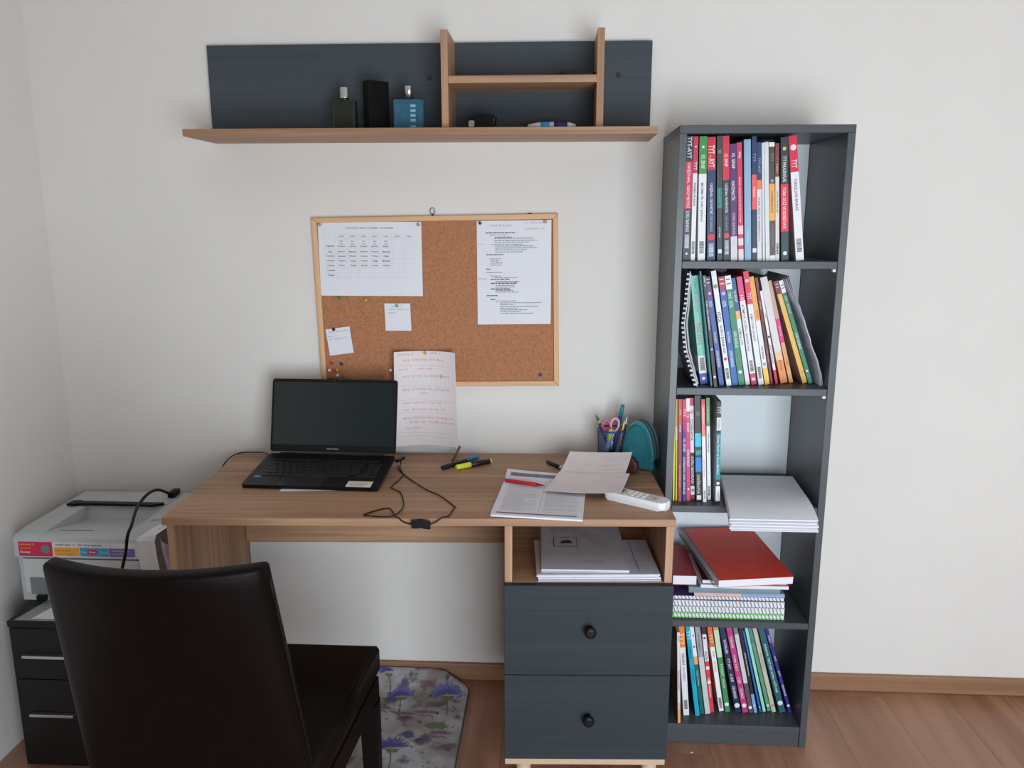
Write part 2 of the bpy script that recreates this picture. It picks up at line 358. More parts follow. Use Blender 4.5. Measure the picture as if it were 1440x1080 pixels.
# ------------------------------------------------------------------ books
W = (222, 222, 226); K = (38, 42, 46)
ROWS=[
('A',1.331,[
(0.3255, -0.275, 0.0175, 0.3, -0.0128, [(0.2, K), (0.577, (205, 40, 70)), (1.0, (48, 52, 56))], [(0.007, 0.177, 0.6, 'TYT-AYT', W), (0.21, 0.57, 0.6, 'ORİJİNAL GEOMETRİ', W), (0.593, 0.763, 0.5, 'SORU BANKASI', W)], [('bar', 0.787, 0.897, W), ('dot', 0.943, 0.3, W)], 'thick black book with a red middle band, leftmost on the top bookcase shelf', None),
(0.3415, -0.275, 0.0108, 0.296, -0.0169, [(0.291, (200, 35, 85)), (1.0, W)], [(0.199, 0.267, 0.7, 'TYT', W), (0.368, 0.554, 0.45, 'PROBLEMLER SORU BANKASI', K)], [('dot', 0.081, 0.35, W), ('bar', 0.841, 0.946, K)], 'thin white book with a pink upper spine beside the thick black and red book', None),
(0.3625, -0.275, 0.0181, 0.2961, -0.0295, [(0.297, (60, 140, 60)), (1.0, W)], [(0.149, 0.257, 0.5, '10. SINIF', W), (0.368, 0.679, 0.42, 'MATEMATİK SORU BANKASI', (80, 85, 90))], [('dot', 0.084, 0.3, W), ('bar', 0.841, 0.946, K)], 'white book with a bright green upper spine on the top bookcase shelf', None),
(0.3865, -0.275, 0.0197, 0.2943, -0.0451, [(0.262, (200, 25, 45)), (1.0, (28, 52, 92))], [(0.065, 0.241, 0.7, 'TYT - AYT', W), (0.367, 0.619, 0.5, 'ORİJİNAL GEOMETRİ', W), (0.626, 0.759, 0.35, 'SORU BANKASI', (150, 165, 190))], [('dot', 0.806, 0.75, (215, 50, 80)), ('bar', 0.857, 0.969, (205, 215, 235))], 'navy book with a red upper spine reading TYT - AYT in white', None),
(0.408, -0.275, 0.0132, 0.2984, -0.0525, [(0.409, (52, 60, 58)), (0.574, (40, 110, 108)), (1.0, (46, 56, 58))], [(0.419, 0.567, 0.5, 'EKONOMİ', (90, 170, 165)), (0.715, 0.819, 0.4, 'KİTABI', (190, 200, 200))], [('box', 0.124, 0.5, (120, 125, 118)), ('box', 0.923, 0.6, W)], 'dark grey book with a teal stretch in its spine on the top bookcase shelf', None),
(0.425, -0.275, 0.0155, 0.2975, -0.06, [(0.347, (205, 35, 65)), (1.0, (34, 48, 58))], [(0.141, 0.242, 0.5, '10. SINIF', W), (0.374, 0.613, 0.6, 'ORİJİNAL MATEMATİK', W), (0.633, 0.754, 0.35, 'SORU BANKASI', (140, 150, 155))], [('dot', 0.795, 0.75, (220, 70, 85)), ('bar', 0.835, 0.953, (210, 215, 220))], 'dark book with a red upper spine and red round badge beside the purple book', None),
(0.443, -0.275, 0.016, 0.2786, -0.0636, [(0.788, (84, 36, 98)), (1.0, (205, 200, 208))], [(0.079, 0.209, 0.5, '10. SINIF', W), (0.313, 0.482, 0.62, 'MATEMATİK', W), (0.586, 0.777, 0.45, 'SORU BANKASI', (200, 170, 205))], [], 'purple mathematics book with a white foot on the top bookcase shelf', None),
(0.46, -0.275, 0.012, 0.2817, -0.0721, [(0.698, (205, 38, 88)), (0.772, (225, 190, 200)), (0.808, (205, 38, 88)), (0.868, (228, 200, 210)), (0.9, (200, 40, 85)), (1.0, (225, 200, 210))], [(0.064, 0.146, 0.5, 'Bilgi', W), (0.27, 0.687, 0.4, 'KONU ANLATIMLI SORU KİTABI', W)], [], 'pink book with white wavy foot on the top bookcase shelf', None),
(0.4765, -0.275, 0.0159, 0.2886, -0.0624, [(1.0, (135, 168, 195))], [(0.74, 0.861, 0.35, 'YAYINLARI', (190, 205, 222))], [], 'plain pale blue book on the top bookcase shelf', None),
(0.4925, -0.275, 0.0112, 0.2955, -0.0617, [(0.302, (24, 48, 90)), (0.58, (225, 85, 85)), (1.0, (30, 50, 82))], [(0.132, 0.2, 0.6, 'TYT', (120, 150, 190)), (0.39, 0.495, 0.55, 'FİZİK', W)], [('box', 0.915, 0.75, W)], 'slim navy book with a coral middle band on the top bookcase shelf', None),
(0.505, -0.275, 0.011, 0.2816, -0.0649, [(0.313, (28, 55, 100)), (0.391, (225, 125, 75)), (1.0, (212, 210, 212))], [(0.125, 0.253, 0.5, 'TYT-AYT', (150, 170, 200)), (0.42, 0.868, 0.5, 'TÜRK DİLİ VE EDEBİYATI A', (100, 100, 105))], [], 'white book with blue head and orange stripe on the top bookcase shelf', None),
(0.5155, -0.275, 0.0057, 0.2807, -0.0706, [(1.0, (205, 208, 212))], [], [], 'very thin blank white book left of the thicker greyish white one on the top shelf', None),
(0.5249, -0.275, 0.0098, 0.2823, -0.0749, [(1.0, (210, 212, 214))], [], [], 'greyish white blank book left of the yellow banded brown book', None),
(0.5369, -0.275, 0.0127, 0.2817, -0.0724, [(0.036, (228, 228, 228)), (0.342, (70, 62, 62)), (0.655, (225, 165, 75)), (0.954, (84, 74, 72)), (1.0, W)], [(0.089, 0.16, 0.5, 'TYT', (170, 120, 80)), (0.395, 0.601, 0.5, 'COĞRAFYA', (120, 90, 60)), (0.687, 0.868, 0.4, 'SORU BANKASI', (140, 120, 115))], [('dot', 0.32, 0.5, (170, 160, 150))], 'brown book with a yellow middle band on the top bookcase shelf', None),
(0.5482, -0.275, 0.009, 0.2796, -0.0667, [(0.28, (125, 62, 52)), (1.0, (212, 205, 200))], [(0.165, 0.247, 0.5, 'TARİH', (225, 190, 180)), (0.405, 0.584, 0.45, 'SORU BANKASI', (140, 110, 100))], [('bar', 0.849, 0.943, K)], 'slim white book with a rust brown head on the top bookcase shelf', None),
(0.5665, -0.275, 0.0174, 0.2927, -0.0717, [(0.373, (36, 54, 56)), (0.757, (215, 45, 72)), (1.0, (42, 60, 60))], [(0.147, 0.356, 0.5, 'TYT PARAGRAFLAR', W), (0.397, 0.733, 0.55, 'TÜRK DİLİ VE EDEBİYATI', W)], [('dot', 0.089, 0.45, (215, 185, 120)), ('dot', 0.938, 0.5, W)], 'dark green book with a red lower middle band on the top bookcase shelf', None),
(0.603, -0.275, 0.0194, 0.3016, -0.1297, [(0.284, (210, 30, 70)), (1.0, W)], [(0.184, 0.251, 0.65, 'TYT', W), (0.338, 0.592, 0.5, 'TÜRKÇE SORU BANKASI', (110, 70, 110))], [('dot', 0.09, 0.65, W), ('bar', 0.819, 0.93, K)], 'white book with a red head leaning at the right end of the top bookcase shelf', (200, 198, 204)),
]),
('B',1.013,[
(0.389, -0.25, 0.0189, 0.2806, -0.1361, [(0.734, (118, 196, 180)), (0.899, W), (1.0, (38, 66, 150))], [(0.022, 0.169, 0.5, 'TÜRKÇE', (60, 130, 120)), (0.18, 0.331, 0.4, 'SORU SETİ', (205, 110, 110)), (0.428, 0.633, 0.62, 'TDE SETİ', (215, 70, 85))], [('bar', 0.752, 0.874, K), ('dot', 0.946, 0.4, W)], 'mint green book with white and blue foot beside the bowed spiral notebook', None),
(0.4035, -0.276, 0.0042, 0.295, -0.144, [(1.0, (14, 108, 112))], [], [], 'thin plain teal book on the second bookcase shelf', None),
(0.412, -0.285, 0.008, 0.2854, -0.1504, [(0.709, (30, 28, 58)), (1.0, (40, 38, 50))], [(0.014, 0.099, 0.5, 'SINIF 10', W), (0.188, 0.514, 0.6, 'TÜRK DİLİ EDEBİYATI', W)], [('box', 0.908, 0.6, W), ('box', 0.656, 0.5, (190, 185, 215))], 'narrow dark navy book with white capitals beside the thin teal book', None),
(0.431, -0.266, 0.0117, 0.2815, -0.1783, [(0.076, (62, 28, 72)), (0.181, (88, 42, 110)), (1.0, (56, 80, 152))], [(0.011, 0.069, 0.7, '11', W), (0.217, 0.274, 0.7, 'FİZİK', W), (0.498, 0.603, 0.5, 'YENİ MÜFREDAT', W), (0.675, 0.827, 0.5, 'SORU BANKASI', W)], [('dot', 0.152, 0.6, (235, 170, 200))], 'blue book with a purple head on the second bookcase shelf', None),
(0.449, -0.269, 0.0122, 0.2966, -0.1848, [(1.0, W)], [(0.352, 0.444, 0.8, 'FİZİK', (70, 75, 80)), (0.465, 0.708, 0.5, 'SORU BANKASI', (60, 62, 68))], [('dot', 0.132, 0.8, (150, 155, 95)), ('dot', 0.763, 0.6, (215, 45, 60)), ('bar', 0.846, 0.942, K)], 'white physics book with a round red badge on the second bookcase shelf', (180, 180, 182)),
(0.4655, -0.264, 0.0146, 0.2815, -0.1786, [(0.116, (170, 28, 52)), (1.0, (28, 92, 168))], [(0.011, 0.076, 0.7, '11', W), (0.217, 0.274, 0.7, 'FİZİK', W), (0.498, 0.603, 0.5, 'YENİ MÜFREDAT', W), (0.675, 0.827, 0.5, 'SORU BANKASI', W)], [('dot', 0.152, 0.6, (235, 150, 185))], 'blue book with a crimson head on the second bookcase shelf', None),
(0.4835, -0.258, 0.0148, 0.2836, -0.1808, [(0.122, (232, 235, 236)), (1.0, (48, 128, 90))], [(0.022, 0.082, 0.7, '11', (60, 100, 90)), (0.143, 0.204, 0.6, 'YENİ', W), (0.226, 0.29, 0.6, 'FİZİK', W), (0.502, 0.652, 0.5, 'SORU BANKASI', W)], [('dot', 0.878, 0.55, W)], 'green book with a white head right beside the crimson-headed blue book', None),
(0.5005, -0.251, 0.0106, 0.2781, -0.1918, [(0.304, (42, 78, 135)), (0.381, (238, 170, 110)), (1.0, W)], [(0.117, 0.223, 0.6, '10 SINIF', W), (0.469, 0.623, 0.6, 'KİMYA TYT', (60, 70, 80))], [], 'white book with a blue head and orange patch on the second bookcase shelf', None),
(0.5165, -0.25, 0.0134, 0.2811, -0.1915, [(0.217, (215, 62, 110)), (0.895, W), (1.0, (205, 45, 85))], [(0.167, 0.214, 0.6, '10', W), (0.257, 0.685, 0.6, 'KİMYA SORU BANKASI', (140, 110, 120))], [('bar', 0.772, 0.88, K), ('dot', 0.949, 0.55, W)], 'white chemistry book with a pink head and pink foot', None),
(0.5345, -0.251, 0.013, 0.2955, -0.1927, [(0.286, (215, 32, 75)), (1.0, W)], [(0.186, 0.245, 0.75, 'TYT', W), (0.372, 0.61, 0.5, 'KİMYA SORU BANKASI', (110, 80, 95))], [('dot', 0.083, 0.6, W), ('bar', 0.841, 0.948, K)], 'white book with a tall red head reading TYT on the second bookcase shelf', None),
(0.5515, -0.246, 0.0119, 0.2819, -0.2051, [(0.402, (232, 160, 72)), (0.841, W), (1.0, (240, 190, 80))], [(0.297, 0.388, 0.5, 'TYT', (200, 80, 60)), (0.641, 0.761, 0.4, 'SORU BANKASI', (90, 90, 95))], [('box', 0.808, 0.5, (150, 150, 160))], 'white book with an orange head and yellow foot on the second bookcase shelf', None),
(0.564, -0.242, 0.0064, 0.2795, -0.2034, [(0.124, (120, 60, 40)), (1.0, (100, 32, 46))], [(0.215, 0.292, 0.6, 'BİYOLOJİ', W), (0.668, 0.788, 0.5, 'SORU BANKASI', (200, 150, 160))], [], 'maroon book with white lettering on the second bookcase shelf', None),
(0.5775, -0.238, 0.0064, 0.2464, -0.2242, [(0.846, (232, 222, 224)), (1.0, (200, 35, 50))], [(0.204, 0.317, 0.5, 'TYT', (205, 90, 110)), (0.575, 0.775, 0.55, 'SORU BANKASI', (120, 90, 100))], [('box', 0.487, 0.7, K)], 'white book with a bright red foot beside the maroon book', None),
(0.5985, -0.229, 0.0172, 0.2818, -0.2507, [(0.7, (212, 208, 208)), (0.78, (228, 190, 150)), (1.0, (222, 142, 78))], [(0.78, 0.875, 0.4, 'BİYOLOJİ', (130, 80, 50))], [], 'whitish book fading to orange at its foot on the second bookcase shelf', None),
(0.6195, -0.219, 0.0098, 0.2738, -0.27, [(0.367, (200, 160, 140)), (0.602, (215, 40, 120)), (1.0, (226, 160, 100))], [(0.386, 0.595, 0.5, 'BİYOLOJİ', W), (0.75, 0.848, 0.45, 'TEST', (110, 80, 60))], [], 'orange book with a magenta stripe on the second bookcase shelf', None),
(0.6525, -0.226, 0.0115, 0.2786, -0.3352, [(0.125, (128, 48, 40)), (1.0, (232, 178, 82))], [(0.015, 0.076, 0.65, '11', W), (0.152, 0.228, 0.5, 'YENİ', W), (0.471, 0.715, 0.3, 'SORU BANKASI', (240, 215, 160))], [('dot', 0.894, 0.5, (200, 150, 70))], 'yellow book with a maroon head leaning on the second bookcase shelf', (190, 172, 160)),
(0.666, -0.23, 0.01, 0.2812, -0.3403, [(0.117, (235, 238, 238)), (1.0, (45, 130, 92))], [(0.023, 0.094, 0.7, '11', K), (0.143, 0.192, 0.5, 'YENİ', W), (0.226, 0.313, 0.6, 'BİYOLOJİ', W), (0.506, 0.66, 0.55, 'SORU BANKASI', W)], [('dot', 0.875, 0.55, W)], 'green book with a white head leaning at the right beside loose papers', None),
]),
('C',0.698,[
(0.322, -0.259, 0.0042, 0.2766, -0.0242, [(1.0, (205, 205, 70))], [], [], 'hair thin yellow booklet at the far left of the third bookcase shelf', None),
(0.3295, -0.258, 0.0042, 0.2772, -0.0339, [(0.264, (205, 180, 80)), (0.401, (230, 222, 190)), (1.0, (220, 200, 60))], [], [], 'thin yellow and cream booklet, second from the left on the third shelf', None),
(0.3375, -0.268, 0.0083, 0.2792, -0.0384, [(0.258, (190, 75, 72)), (0.534, (150, 60, 85)), (1.0, (152, 62, 70))], [(0.054, 0.19, 0.5, 'TYT', (235, 200, 190)), (0.219, 0.341, 0.5, 'SINIF', W), (0.602, 0.885, 0.5, 'DİN KÜLTÜRÜ SORU', (225, 180, 180))], [], 'dull red book with a purplish middle on the third bookcase shelf', None),
(0.35, -0.264, 0.0098, 0.2783, -0.0432, [(0.191, (205, 50, 75)), (0.295, (150, 45, 110)), (0.5, (95, 45, 125)), (1.0, (35, 62, 120))], [(0.09, 0.169, 0.6, 'TYT', W), (0.378, 0.507, 0.6, '10. SINIF', W), (0.558, 0.924, 0.7, 'COĞRAFYA SORU BANKASI', W)], [], 'book shading from red through purple to blue on the third bookcase shelf', None),
(0.3615, -0.258, 0.0094, 0.2793, -0.0482, [(0.125, (230, 225, 220)), (1.0, (210, 48, 108))], [(0.143, 0.194, 0.6, '10', W), (0.219, 0.337, 0.6, 'SINIF', W), (0.495, 0.656, 0.6, 'SORU BANKASI', W)], [('dot', 0.882, 0.5, W)], 'magenta book with a cream head on the third bookcase shelf', None),
(0.3745, -0.247, 0.0097, 0.2784, -0.0531, [(0.076, (190, 50, 95)), (0.532, (225, 222, 224)), (0.863, (38, 38, 42)), (0.95, (220, 215, 210)), (1.0, (125, 50, 48))], [(0.09, 0.176, 0.8, 'Q', K), (0.205, 0.414, 0.8, 'COĞRAFYA', (60, 60, 65)), (0.568, 0.835, 0.7, 'SORU BANKASI', W)], [('box', 0.906, 0.7, (100, 150, 160))], 'black and white book lettered with a large ring on the third bookcase shelf', None),
(0.3894, -0.258, 0.0154, 0.287, -0.0596, [(0.351, (48, 52, 52)), (0.48, (60, 190, 220)), (0.508, (36, 40, 70)), (0.56, (30, 120, 130)), (0.581, (36, 40, 70)), (0.717, (20, 130, 200)), (1.0, (34, 38, 44))], [(0.113, 0.218, 0.55, 'III', (160, 110, 115)), (0.508, 0.56, 0.7, 'S', (60, 190, 180)), (0.745, 0.93, 0.55, 'COĞRAFYA', W)], [('box', 0.965, 0.65, W)], 'thick charcoal book with two bright blue blocks on the third bookcase shelf', None),
(0.4031, -0.266, 0.0089, 0.2796, -0.0631, [(0.054, (225, 45, 105)), (0.29, (230, 120, 130)), (0.355, (232, 140, 95)), (1.0, (232, 226, 232))], [(0.082, 0.272, 0.6, 'COĞRAFYA 11', W), (0.566, 0.756, 0.4, 'SORU BANKASI', (180, 170, 175))], [('bar', 0.882, 0.968, (130, 130, 135))], 'white book with a pink and orange head on the third bookcase shelf', None),
(0.4185, -0.245, 0.0089, 0.2785, -0.0611, [(0.273, (80, 155, 75)), (1.0, (228, 230, 228))], [(0.068, 0.245, 0.6, 'TYT TARİH', W), (0.317, 0.554, 0.4, 'SORU BANKASI', (80, 85, 80))], [('bar', 0.863, 0.964, K)], 'white book with a green head on the third bookcase shelf', None),
(0.4355, -0.272, 0.0108, 0.2752, -0.0363, [(0.156, (34, 38, 48)), (0.28, (215, 215, 220)), (0.309, (34, 38, 48)), (0.764, (25, 135, 150)), (0.829, (34, 40, 60)), (0.978, (235, 235, 240)), (1.0, (34, 38, 48))], [(0.047, 0.116, 0.8, 'TYT', W), (0.164, 0.273, 0.5, 'TARİH', (120, 120, 130)), (0.331, 0.713, 0.65, 'Konu Özeti ve Soru Bankası', W), (0.847, 0.964, 0.4, 'TEST', (140, 140, 150))], [('dot', 0.8, 0.7, W)], 'black and teal book with a white label, rightmost on the third bookcase shelf', (170, 174, 178)),
]),
('D',0.061,[
(0.3585, -0.292, 0.0073, 0.2743, -0.0485, [(0.766, (216, 212, 216)), (0.861, (215, 180, 150)), (1.0, (225, 165, 95))], [(0.026, 0.117, 0.6, 'TYT', K), (0.387, 0.664, 0.6, 'Türkçe Soru Bankası', (70, 70, 72))], [], 'narrow white book with brown foot, leftmost and foremost on the bottom bookcase shelf', (130, 84, 52)),
(0.384, -0.256, 0.0158, 0.2813, -0.0933, [(0.254, (228, 128, 58)), (1.0, W)], [(0.093, 0.232, 0.6, 'TYT', W), (0.321, 0.446, 0.45, 'PARAGRAF', (80, 60, 70)), (0.468, 0.618, 0.4, 'SORU BANKASI', (200, 130, 150))], [('bar', 0.829, 0.932, K)], 'white book with an orange head on the left of the bottom bookcase shelf', None),
(0.4153, -0.257, 0.0122, 0.2795, -0.1454, [(1.0, (14, 165, 192))], [(0.031, 0.186, 0.6, 'TYT', W), (0.233, 0.371, 0.6, 'KİMYA', (10, 90, 120)), (0.465, 0.638, 0.5, 'SORU BANKASI', (10, 110, 140))], [], 'bright cyan book on the bottom bookcase shelf', (24, 38, 78)),
(0.4305, -0.247, 0.0103, 0.2728, -0.1564, [(0.343, (228, 228, 232)), (0.432, (235, 165, 95)), (1.0, (38, 98, 92))], [(0.095, 0.121, 0.6, 'T', K), (0.473, 0.699, 0.5, 'SORU KİTABI', (170, 205, 200))], [('dot', 0.232, 0.5, (90, 95, 100))], 'book with white upper and dark green lower spine on the bottom bookcase shelf', None),
(0.4456, -0.246, 0.0138, 0.2768, -0.1542, [(0.36, (158, 158, 164)), (0.601, (200, 202, 205)), (1.0, (190, 202, 200))], [(0.038, 0.36, 0.35, 'FEN BİLİMLERİ', (80, 82, 90))], [], 'silver grey book on the bottom bookcase shelf', None),
(0.4593, -0.238, 0.0107, 0.2727, -0.1398, [(0.111, (44, 48, 58)), (0.415, (226, 222, 226)), (1.0, (215, 60, 75))], [(0.304, 0.407, 0.7, 'FİZİK', K), (0.57, 0.856, 0.4, 'SORU BANKASI', W)], [('dot', 0.152, 0.6, (90, 95, 105)), ('box', 0.489, 0.75, W), ('box', 0.652, 0.75, (240, 225, 215))], 'black, white and red book on the bottom bookcase shelf', None),
(0.4868, -0.231, 0.0124, 0.2707, -0.1764, [(0.257, (225, 112, 68)), (1.0, (232, 234, 230))], [(0.088, 0.235, 0.6, 'TYT', W), (0.298, 0.381, 0.5, 'ÇAP', (90, 140, 140)), (0.415, 0.538, 0.35, 'SORU BANKASI', (205, 140, 120))], [('bar', 0.842, 0.97, K)], 'white book with a burnt orange head on the bottom bookcase shelf', None),
(0.5039, -0.234, 0.0133, 0.2709, -0.18, [(0.058, (222, 160, 90)), (0.366, (196, 220, 190)), (1.0, (66, 140, 88))], [(0.437, 0.52, 0.5, 'TYT', W), (0.52, 0.587, 0.5, 'AYT', W), (0.617, 0.719, 0.5, 'BİYOLOJİ', W)], [('dot', 0.91, 0.8, W)], 'green book with a pale green upper spine and white dot on the bottom bookcase shelf', None),
(0.5332, -0.234, 0.0154, 0.2749, -0.2238, [(1.0, (36, 42, 82))], [(0.164, 0.325, 0.45, 'YAYINLARI', W), (0.381, 0.504, 0.45, 'TYT AYT', W), (0.56, 0.649, 0.5, '10. SINIF', W), (0.698, 0.84, 0.5, 'SORU BANKASI', W)], [('dot', 0.922, 0.85, W)], 'dark navy book with a white dot at its foot, left of the magenta book', None),
(0.5533, -0.235, 0.015, 0.2762, -0.2283, [(1.0, (186, 62, 122))], [(0.13, 0.26, 0.45, 'YAYINLARI', W), (0.323, 0.532, 0.45, 'TÜRK DİLİ', W), (0.591, 0.662, 0.5, '10. SINIF', W), (0.721, 0.836, 0.5, 'SORU BANKASI', W)], [('dot', 0.918, 0.75, W)], 'magenta book with a white dot on the bottom bookcase shelf', None),
(0.5695, -0.234, 0.0113, 0.2749, -0.2238, [(0.104, (120, 130, 132)), (0.66, (205, 200, 205)), (1.0, (92, 78, 92))], [], [('dot', 0.94, 0.8, W)], 'grey white book with a purplish grey foot on the bottom bookcase shelf', None),
(0.5822, -0.233, 0.0084, 0.2745, -0.2215, [(0.787, (34, 38, 46)), (1.0, (130, 165, 205))], [(0.25, 0.631, 0.5, 'ÇIKMIŞ SINAV SORULARI', W)], [('dot', 0.918, 0.5, W)], 'black book with a pale blue foot on the bottom bookcase shelf', None),
(0.5969, -0.229, 0.005, 0.2568, -0.2449, [(1.0, (52, 104, 165))], [], [('dot', 0.936, 0.7, (190, 215, 240))], 'slim medium blue book on the bottom bookcase shelf', None),
(0.6081, -0.227, 0.0077, 0.2736, -0.2512, [(1.0, (150, 215, 200))], [], [], 'slim pale mint book on the bottom bookcase shelf', None),
(0.6223, -0.224, 0.0095, 0.2736, -0.2663, [(0.205, (80, 130, 130)), (1.0, (96, 146, 120))], [], [('dot', 0.932, 0.7, W)], 'slim sage green book on the bottom bookcase shelf', None),
(0.6345, -0.228, 0.011, 0.2762, -0.2656, [(1.0, (190, 190, 165))], [(0.201, 0.61, 0.3, 'SINAV SORULARI', (120, 110, 100))], [('box', 0.921, 0.6, (200, 140, 120))], 'beige book on the bottom bookcase shelf', None),
(0.658, -0.229, 0.0161, 0.2789, -0.2872, [(1.0, (42, 92, 108))], [(0.193, 0.794, 0.45, 'KARMA TESTLER SORU KİTABI', (190, 225, 225))], [('dot', 0.892, 0.8, W)], 'dark teal book with a white dot leaning at the right of the bottom shelf', None),
(0.6801, -0.228, 0.0086, 0.281, -0.3111, [(1.0, (52, 46, 128))], [(0.088, 0.222, 0.5, 'SORU', W), (0.346, 0.417, 0.5, 'TYT', W), (0.507, 0.589, 0.5, 'AYT', W), (0.679, 0.809, 0.5, 'BANKASI', W)], [('dot', 0.918, 0.8, W)], 'slim violet blue book leaning last on the right of the bottom shelf', None),
]),
]

def make_book(nm, z, d, k):
    x, y, th, h, lean, segs, txs, ex, lab, cov = d
    h = min(h, .297)
    dep = .2 if h > .26 else .19
    zoff = th / 2 * math.sin(abs(lean)) + .0004
    r = thing('book', lab, 'book', (x, y, z + zoff), rot=(0, lean, 0), group={'A': 'books on the top bookcase shelf', 'B': 'books leaning on the second bookcase shelf', 'C': 'books on the third bookcase shelf', 'D': 'books leaning on the bottom bookcase shelf'}[nm])
    bm = B(); mats = []; top = 0.0
    def mi(c):
        m = col(c, .42)
        if m not in mats: mats.append(m)
        return mats.index(m)
    for fb, c in segs:
        z1 = h * (1 - top); z0 = h * (1 - fb); top = fb
        if z1 - z0 < .0005: continue
        i = mi(c); j = mi(cov) if cov else i
        box(bm, -th / 2, th / 2, 0, .0012, z0, z1, mi=i)
        bt = min(.0006, th * .12)
        box(bm, -th / 2, -th / 2 + bt, .0012, dep, z0, z1, mi=j); box(bm, th / 2 - bt, th / 2, .0012, dep, z0, z1, mi=j)
    obj('cover', bm, mats, r)
    bt = min(.0006, th * .12)
    bm = B(); box(bm, -th / 2 + bt, th / 2 - bt, .0012, dep - .003, .0015, h - .0015); obj('pages', bm, PAGES, r)
    for fa, fb, sz, body, c in txs:
        zc = h * (1 - (fa + fb) / 2)
        text(body, r, frame((0, -.0004, zc), (0, 0, -1), (1, 0, 0)), (fb - fa) * h, th * sz, col(c), 'title')
    for e in ex:
        if e[0] == 'bar':
            za, zb = h * (1 - e[1]), h * (1 - e[2]); bm = B(); w = th * .3; rr = random.Random(k * 7 + 1); t = za
            while t > zb + .001:
                s = rr.choice((.0006, .0011, .0017)); box(bm, -w, w, -.0005, -.0001, t - s, t); t -= s + rr.choice((.0007, .0011))
            obj('barcode', bm, col(e[3]), r)
        elif e[0] == 'dot':
            bm = B(); lathe(bm, [(th * e[2] * .55, 0), (th * e[2] * .55, .0004)], 16, frame((0, -.0001, h * (1 - e[1])), (1, 0, 0), (0, 0, 1))); obj('emblem', bm, col(e[3]), r)
        else:
            bm = B(); s = th * e[2] * .55; zc = h * (1 - e[1]); box(bm, -s, s, -.0005, -.0001, zc - s * 1.1, zc + s * 1.1); obj('emblem', bm, col(e[3]), r)
for nm, z, L in ROWS:
    for k, d in enumerate(L): make_book(nm, z, d, k)

def helix(bm, p0, p1, r, turns, wr, axis_up=(0, 0, 1), n=10, path=None):
    """one wire coiled along p0-p1 (or along path(t))"""
    pts = []; N_ = turns * n
    d = (Vector(p1) - Vector(p0)).normalized() if path is None else None
    for i in range(N_ + 1):
        t = i / N_; a = 2 * PI * i / n
        if path is None:
            c = Vector(p0).lerp(Vector(p1), t); u = Vector(axis_up); s = d.cross(u).normalized()
        else:
            c, u, s = path(t)
        pts.append(c + u * (r * math.cos(a)) + s * (r * math.sin(a)))
    tube(bm, pts, wr, 4)
# bowed wire-bound notebook at the left of the second shelf
def lerp_pts(P, t):
    for a, b in zip(P, P[1:]):
        if t <= b[0]: 
            q = (t - a[0]) / (b[0] - a[0]); q = q * q * (3 - 2 * q) * .5 + q * .5
            return a[1] + (b[1] - a[1]) * q
    return P[-1][1]
SPX = [(0, .3665), (.13, .3545), (.22, .3455), (.34, .335), (.55, .3275), (.76, .3325), (1, .3365)]
def nb_x(t): return lerp_pts(SPX, t)
NBZ0, NBH = 1.0145, .291
nb = thing('spiral_notebook', 'white wire-bound notebook bowed against the left side of the second shelf', 'notebook', (.36, -.17, NBZ0), ws=True)
f = lambda u, v: Vector((nb_x(v), -.285 + .2 * u, NBZ0 + NBH * v))
def flipx(g): return lambda u, v: g(1 - u, v)
obj('front_cover', sheet_bm(flipx(f), 4, 20, -.0016), PAPER, nb)
g = lambda u, v: Vector((nb_x(v) + .002 + (.006 + .010 * math.sin(PI * min(1, v * 1.05)) * 1.0) * .45, -.272 + .18 * u, NBZ0 + .004 + (NBH - .012) * v))
obj('page_block', sheet_bm(flipx(g), 3, 20, -.004), mat('shaded_pages', (176, 176, 178), .85, .1, 120), nb)  # white pages greyed, the shadow among the sheets put into their colour
bm = B(); helix(bm, None, None, .0042, 34, .0007, path=lambda t: (Vector((nb_x(t * .96 + .02) - .0035, -.281, NBZ0 + .006 + (NBH - .012) * t)), Vector((1, 0, 0)), Vector((0, 1, 0))))
obj('wire_coil', bm, STEEL, nb)
bm = B()
for i in range(24):
    t = (i + .5) / 24; xx = nb_x(t); zz = NBZ0 + NBH * t
    box(bm, xx - .0085, xx - .001, -.2835, -.279, zz - .0036, zz + .0016)
obj('binding_comb', bm, mat('pale_binding', (205, 206, 214), .5), nb)
# loose sheets bent over at the right of the second shelf
BUN = [(0, .6860), (.09, .682), (.2, .672), (.41, .648), (.58, .631), (.71, .616), (.86, .596), (1, .583)]
pb = thing('paper_bundle', 'lavender white bundle of loose sheets slumped against the green book', 'paper', (.63, -.14, 1.0135), ws=True)
for k, (o_, w_) in enumerate(((0, 1), (.0032, .985), (.0064, .97))):
    f = lambda u, v, o_=o_, w_=w_: Vector((lerp_pts(BUN, v) - o_ + (.003 * k * math.sin(PI * v) if k else 0), -.262 + .21 * (1 - u), 1.0140 + .280 * w_ * v))
    obj('sheet', sheet_bm(f, 3, 18, .0007), mat('lavender_paper', (206, 208, 226), .8, .02), pb)

# drooping stack of white paper on the third shelf
pst = thing('paper_stack', 'thick stack of blank white paper jutting out over the third bookcase shelf', 'paper', (.55, -.25, .6985), ws=True)
def stk(dx, dz, dy, droop):
    def f(u, v):
        y = -.400 - dy + .297 * v
        xl = .4395 + .034 * v + dx; w = .214 - .014 * v
        over = max(0, -.285 - y); z = .6992 + dz - over * over * 1.6 * droop
        return Vector((xl + w * u, y, z))
    return f
for k in range(6):
    z = .0040 * (k + 1); rr = random.Random(k)
    obj('sheaf', sheet_bm(stk(rr.uniform(-.002, .003), z, rr.uniform(-.004, .006) + (.004 if k < 2 else 0), 1 - .05 * k), 4, 16, .0034), PAPER, pst)

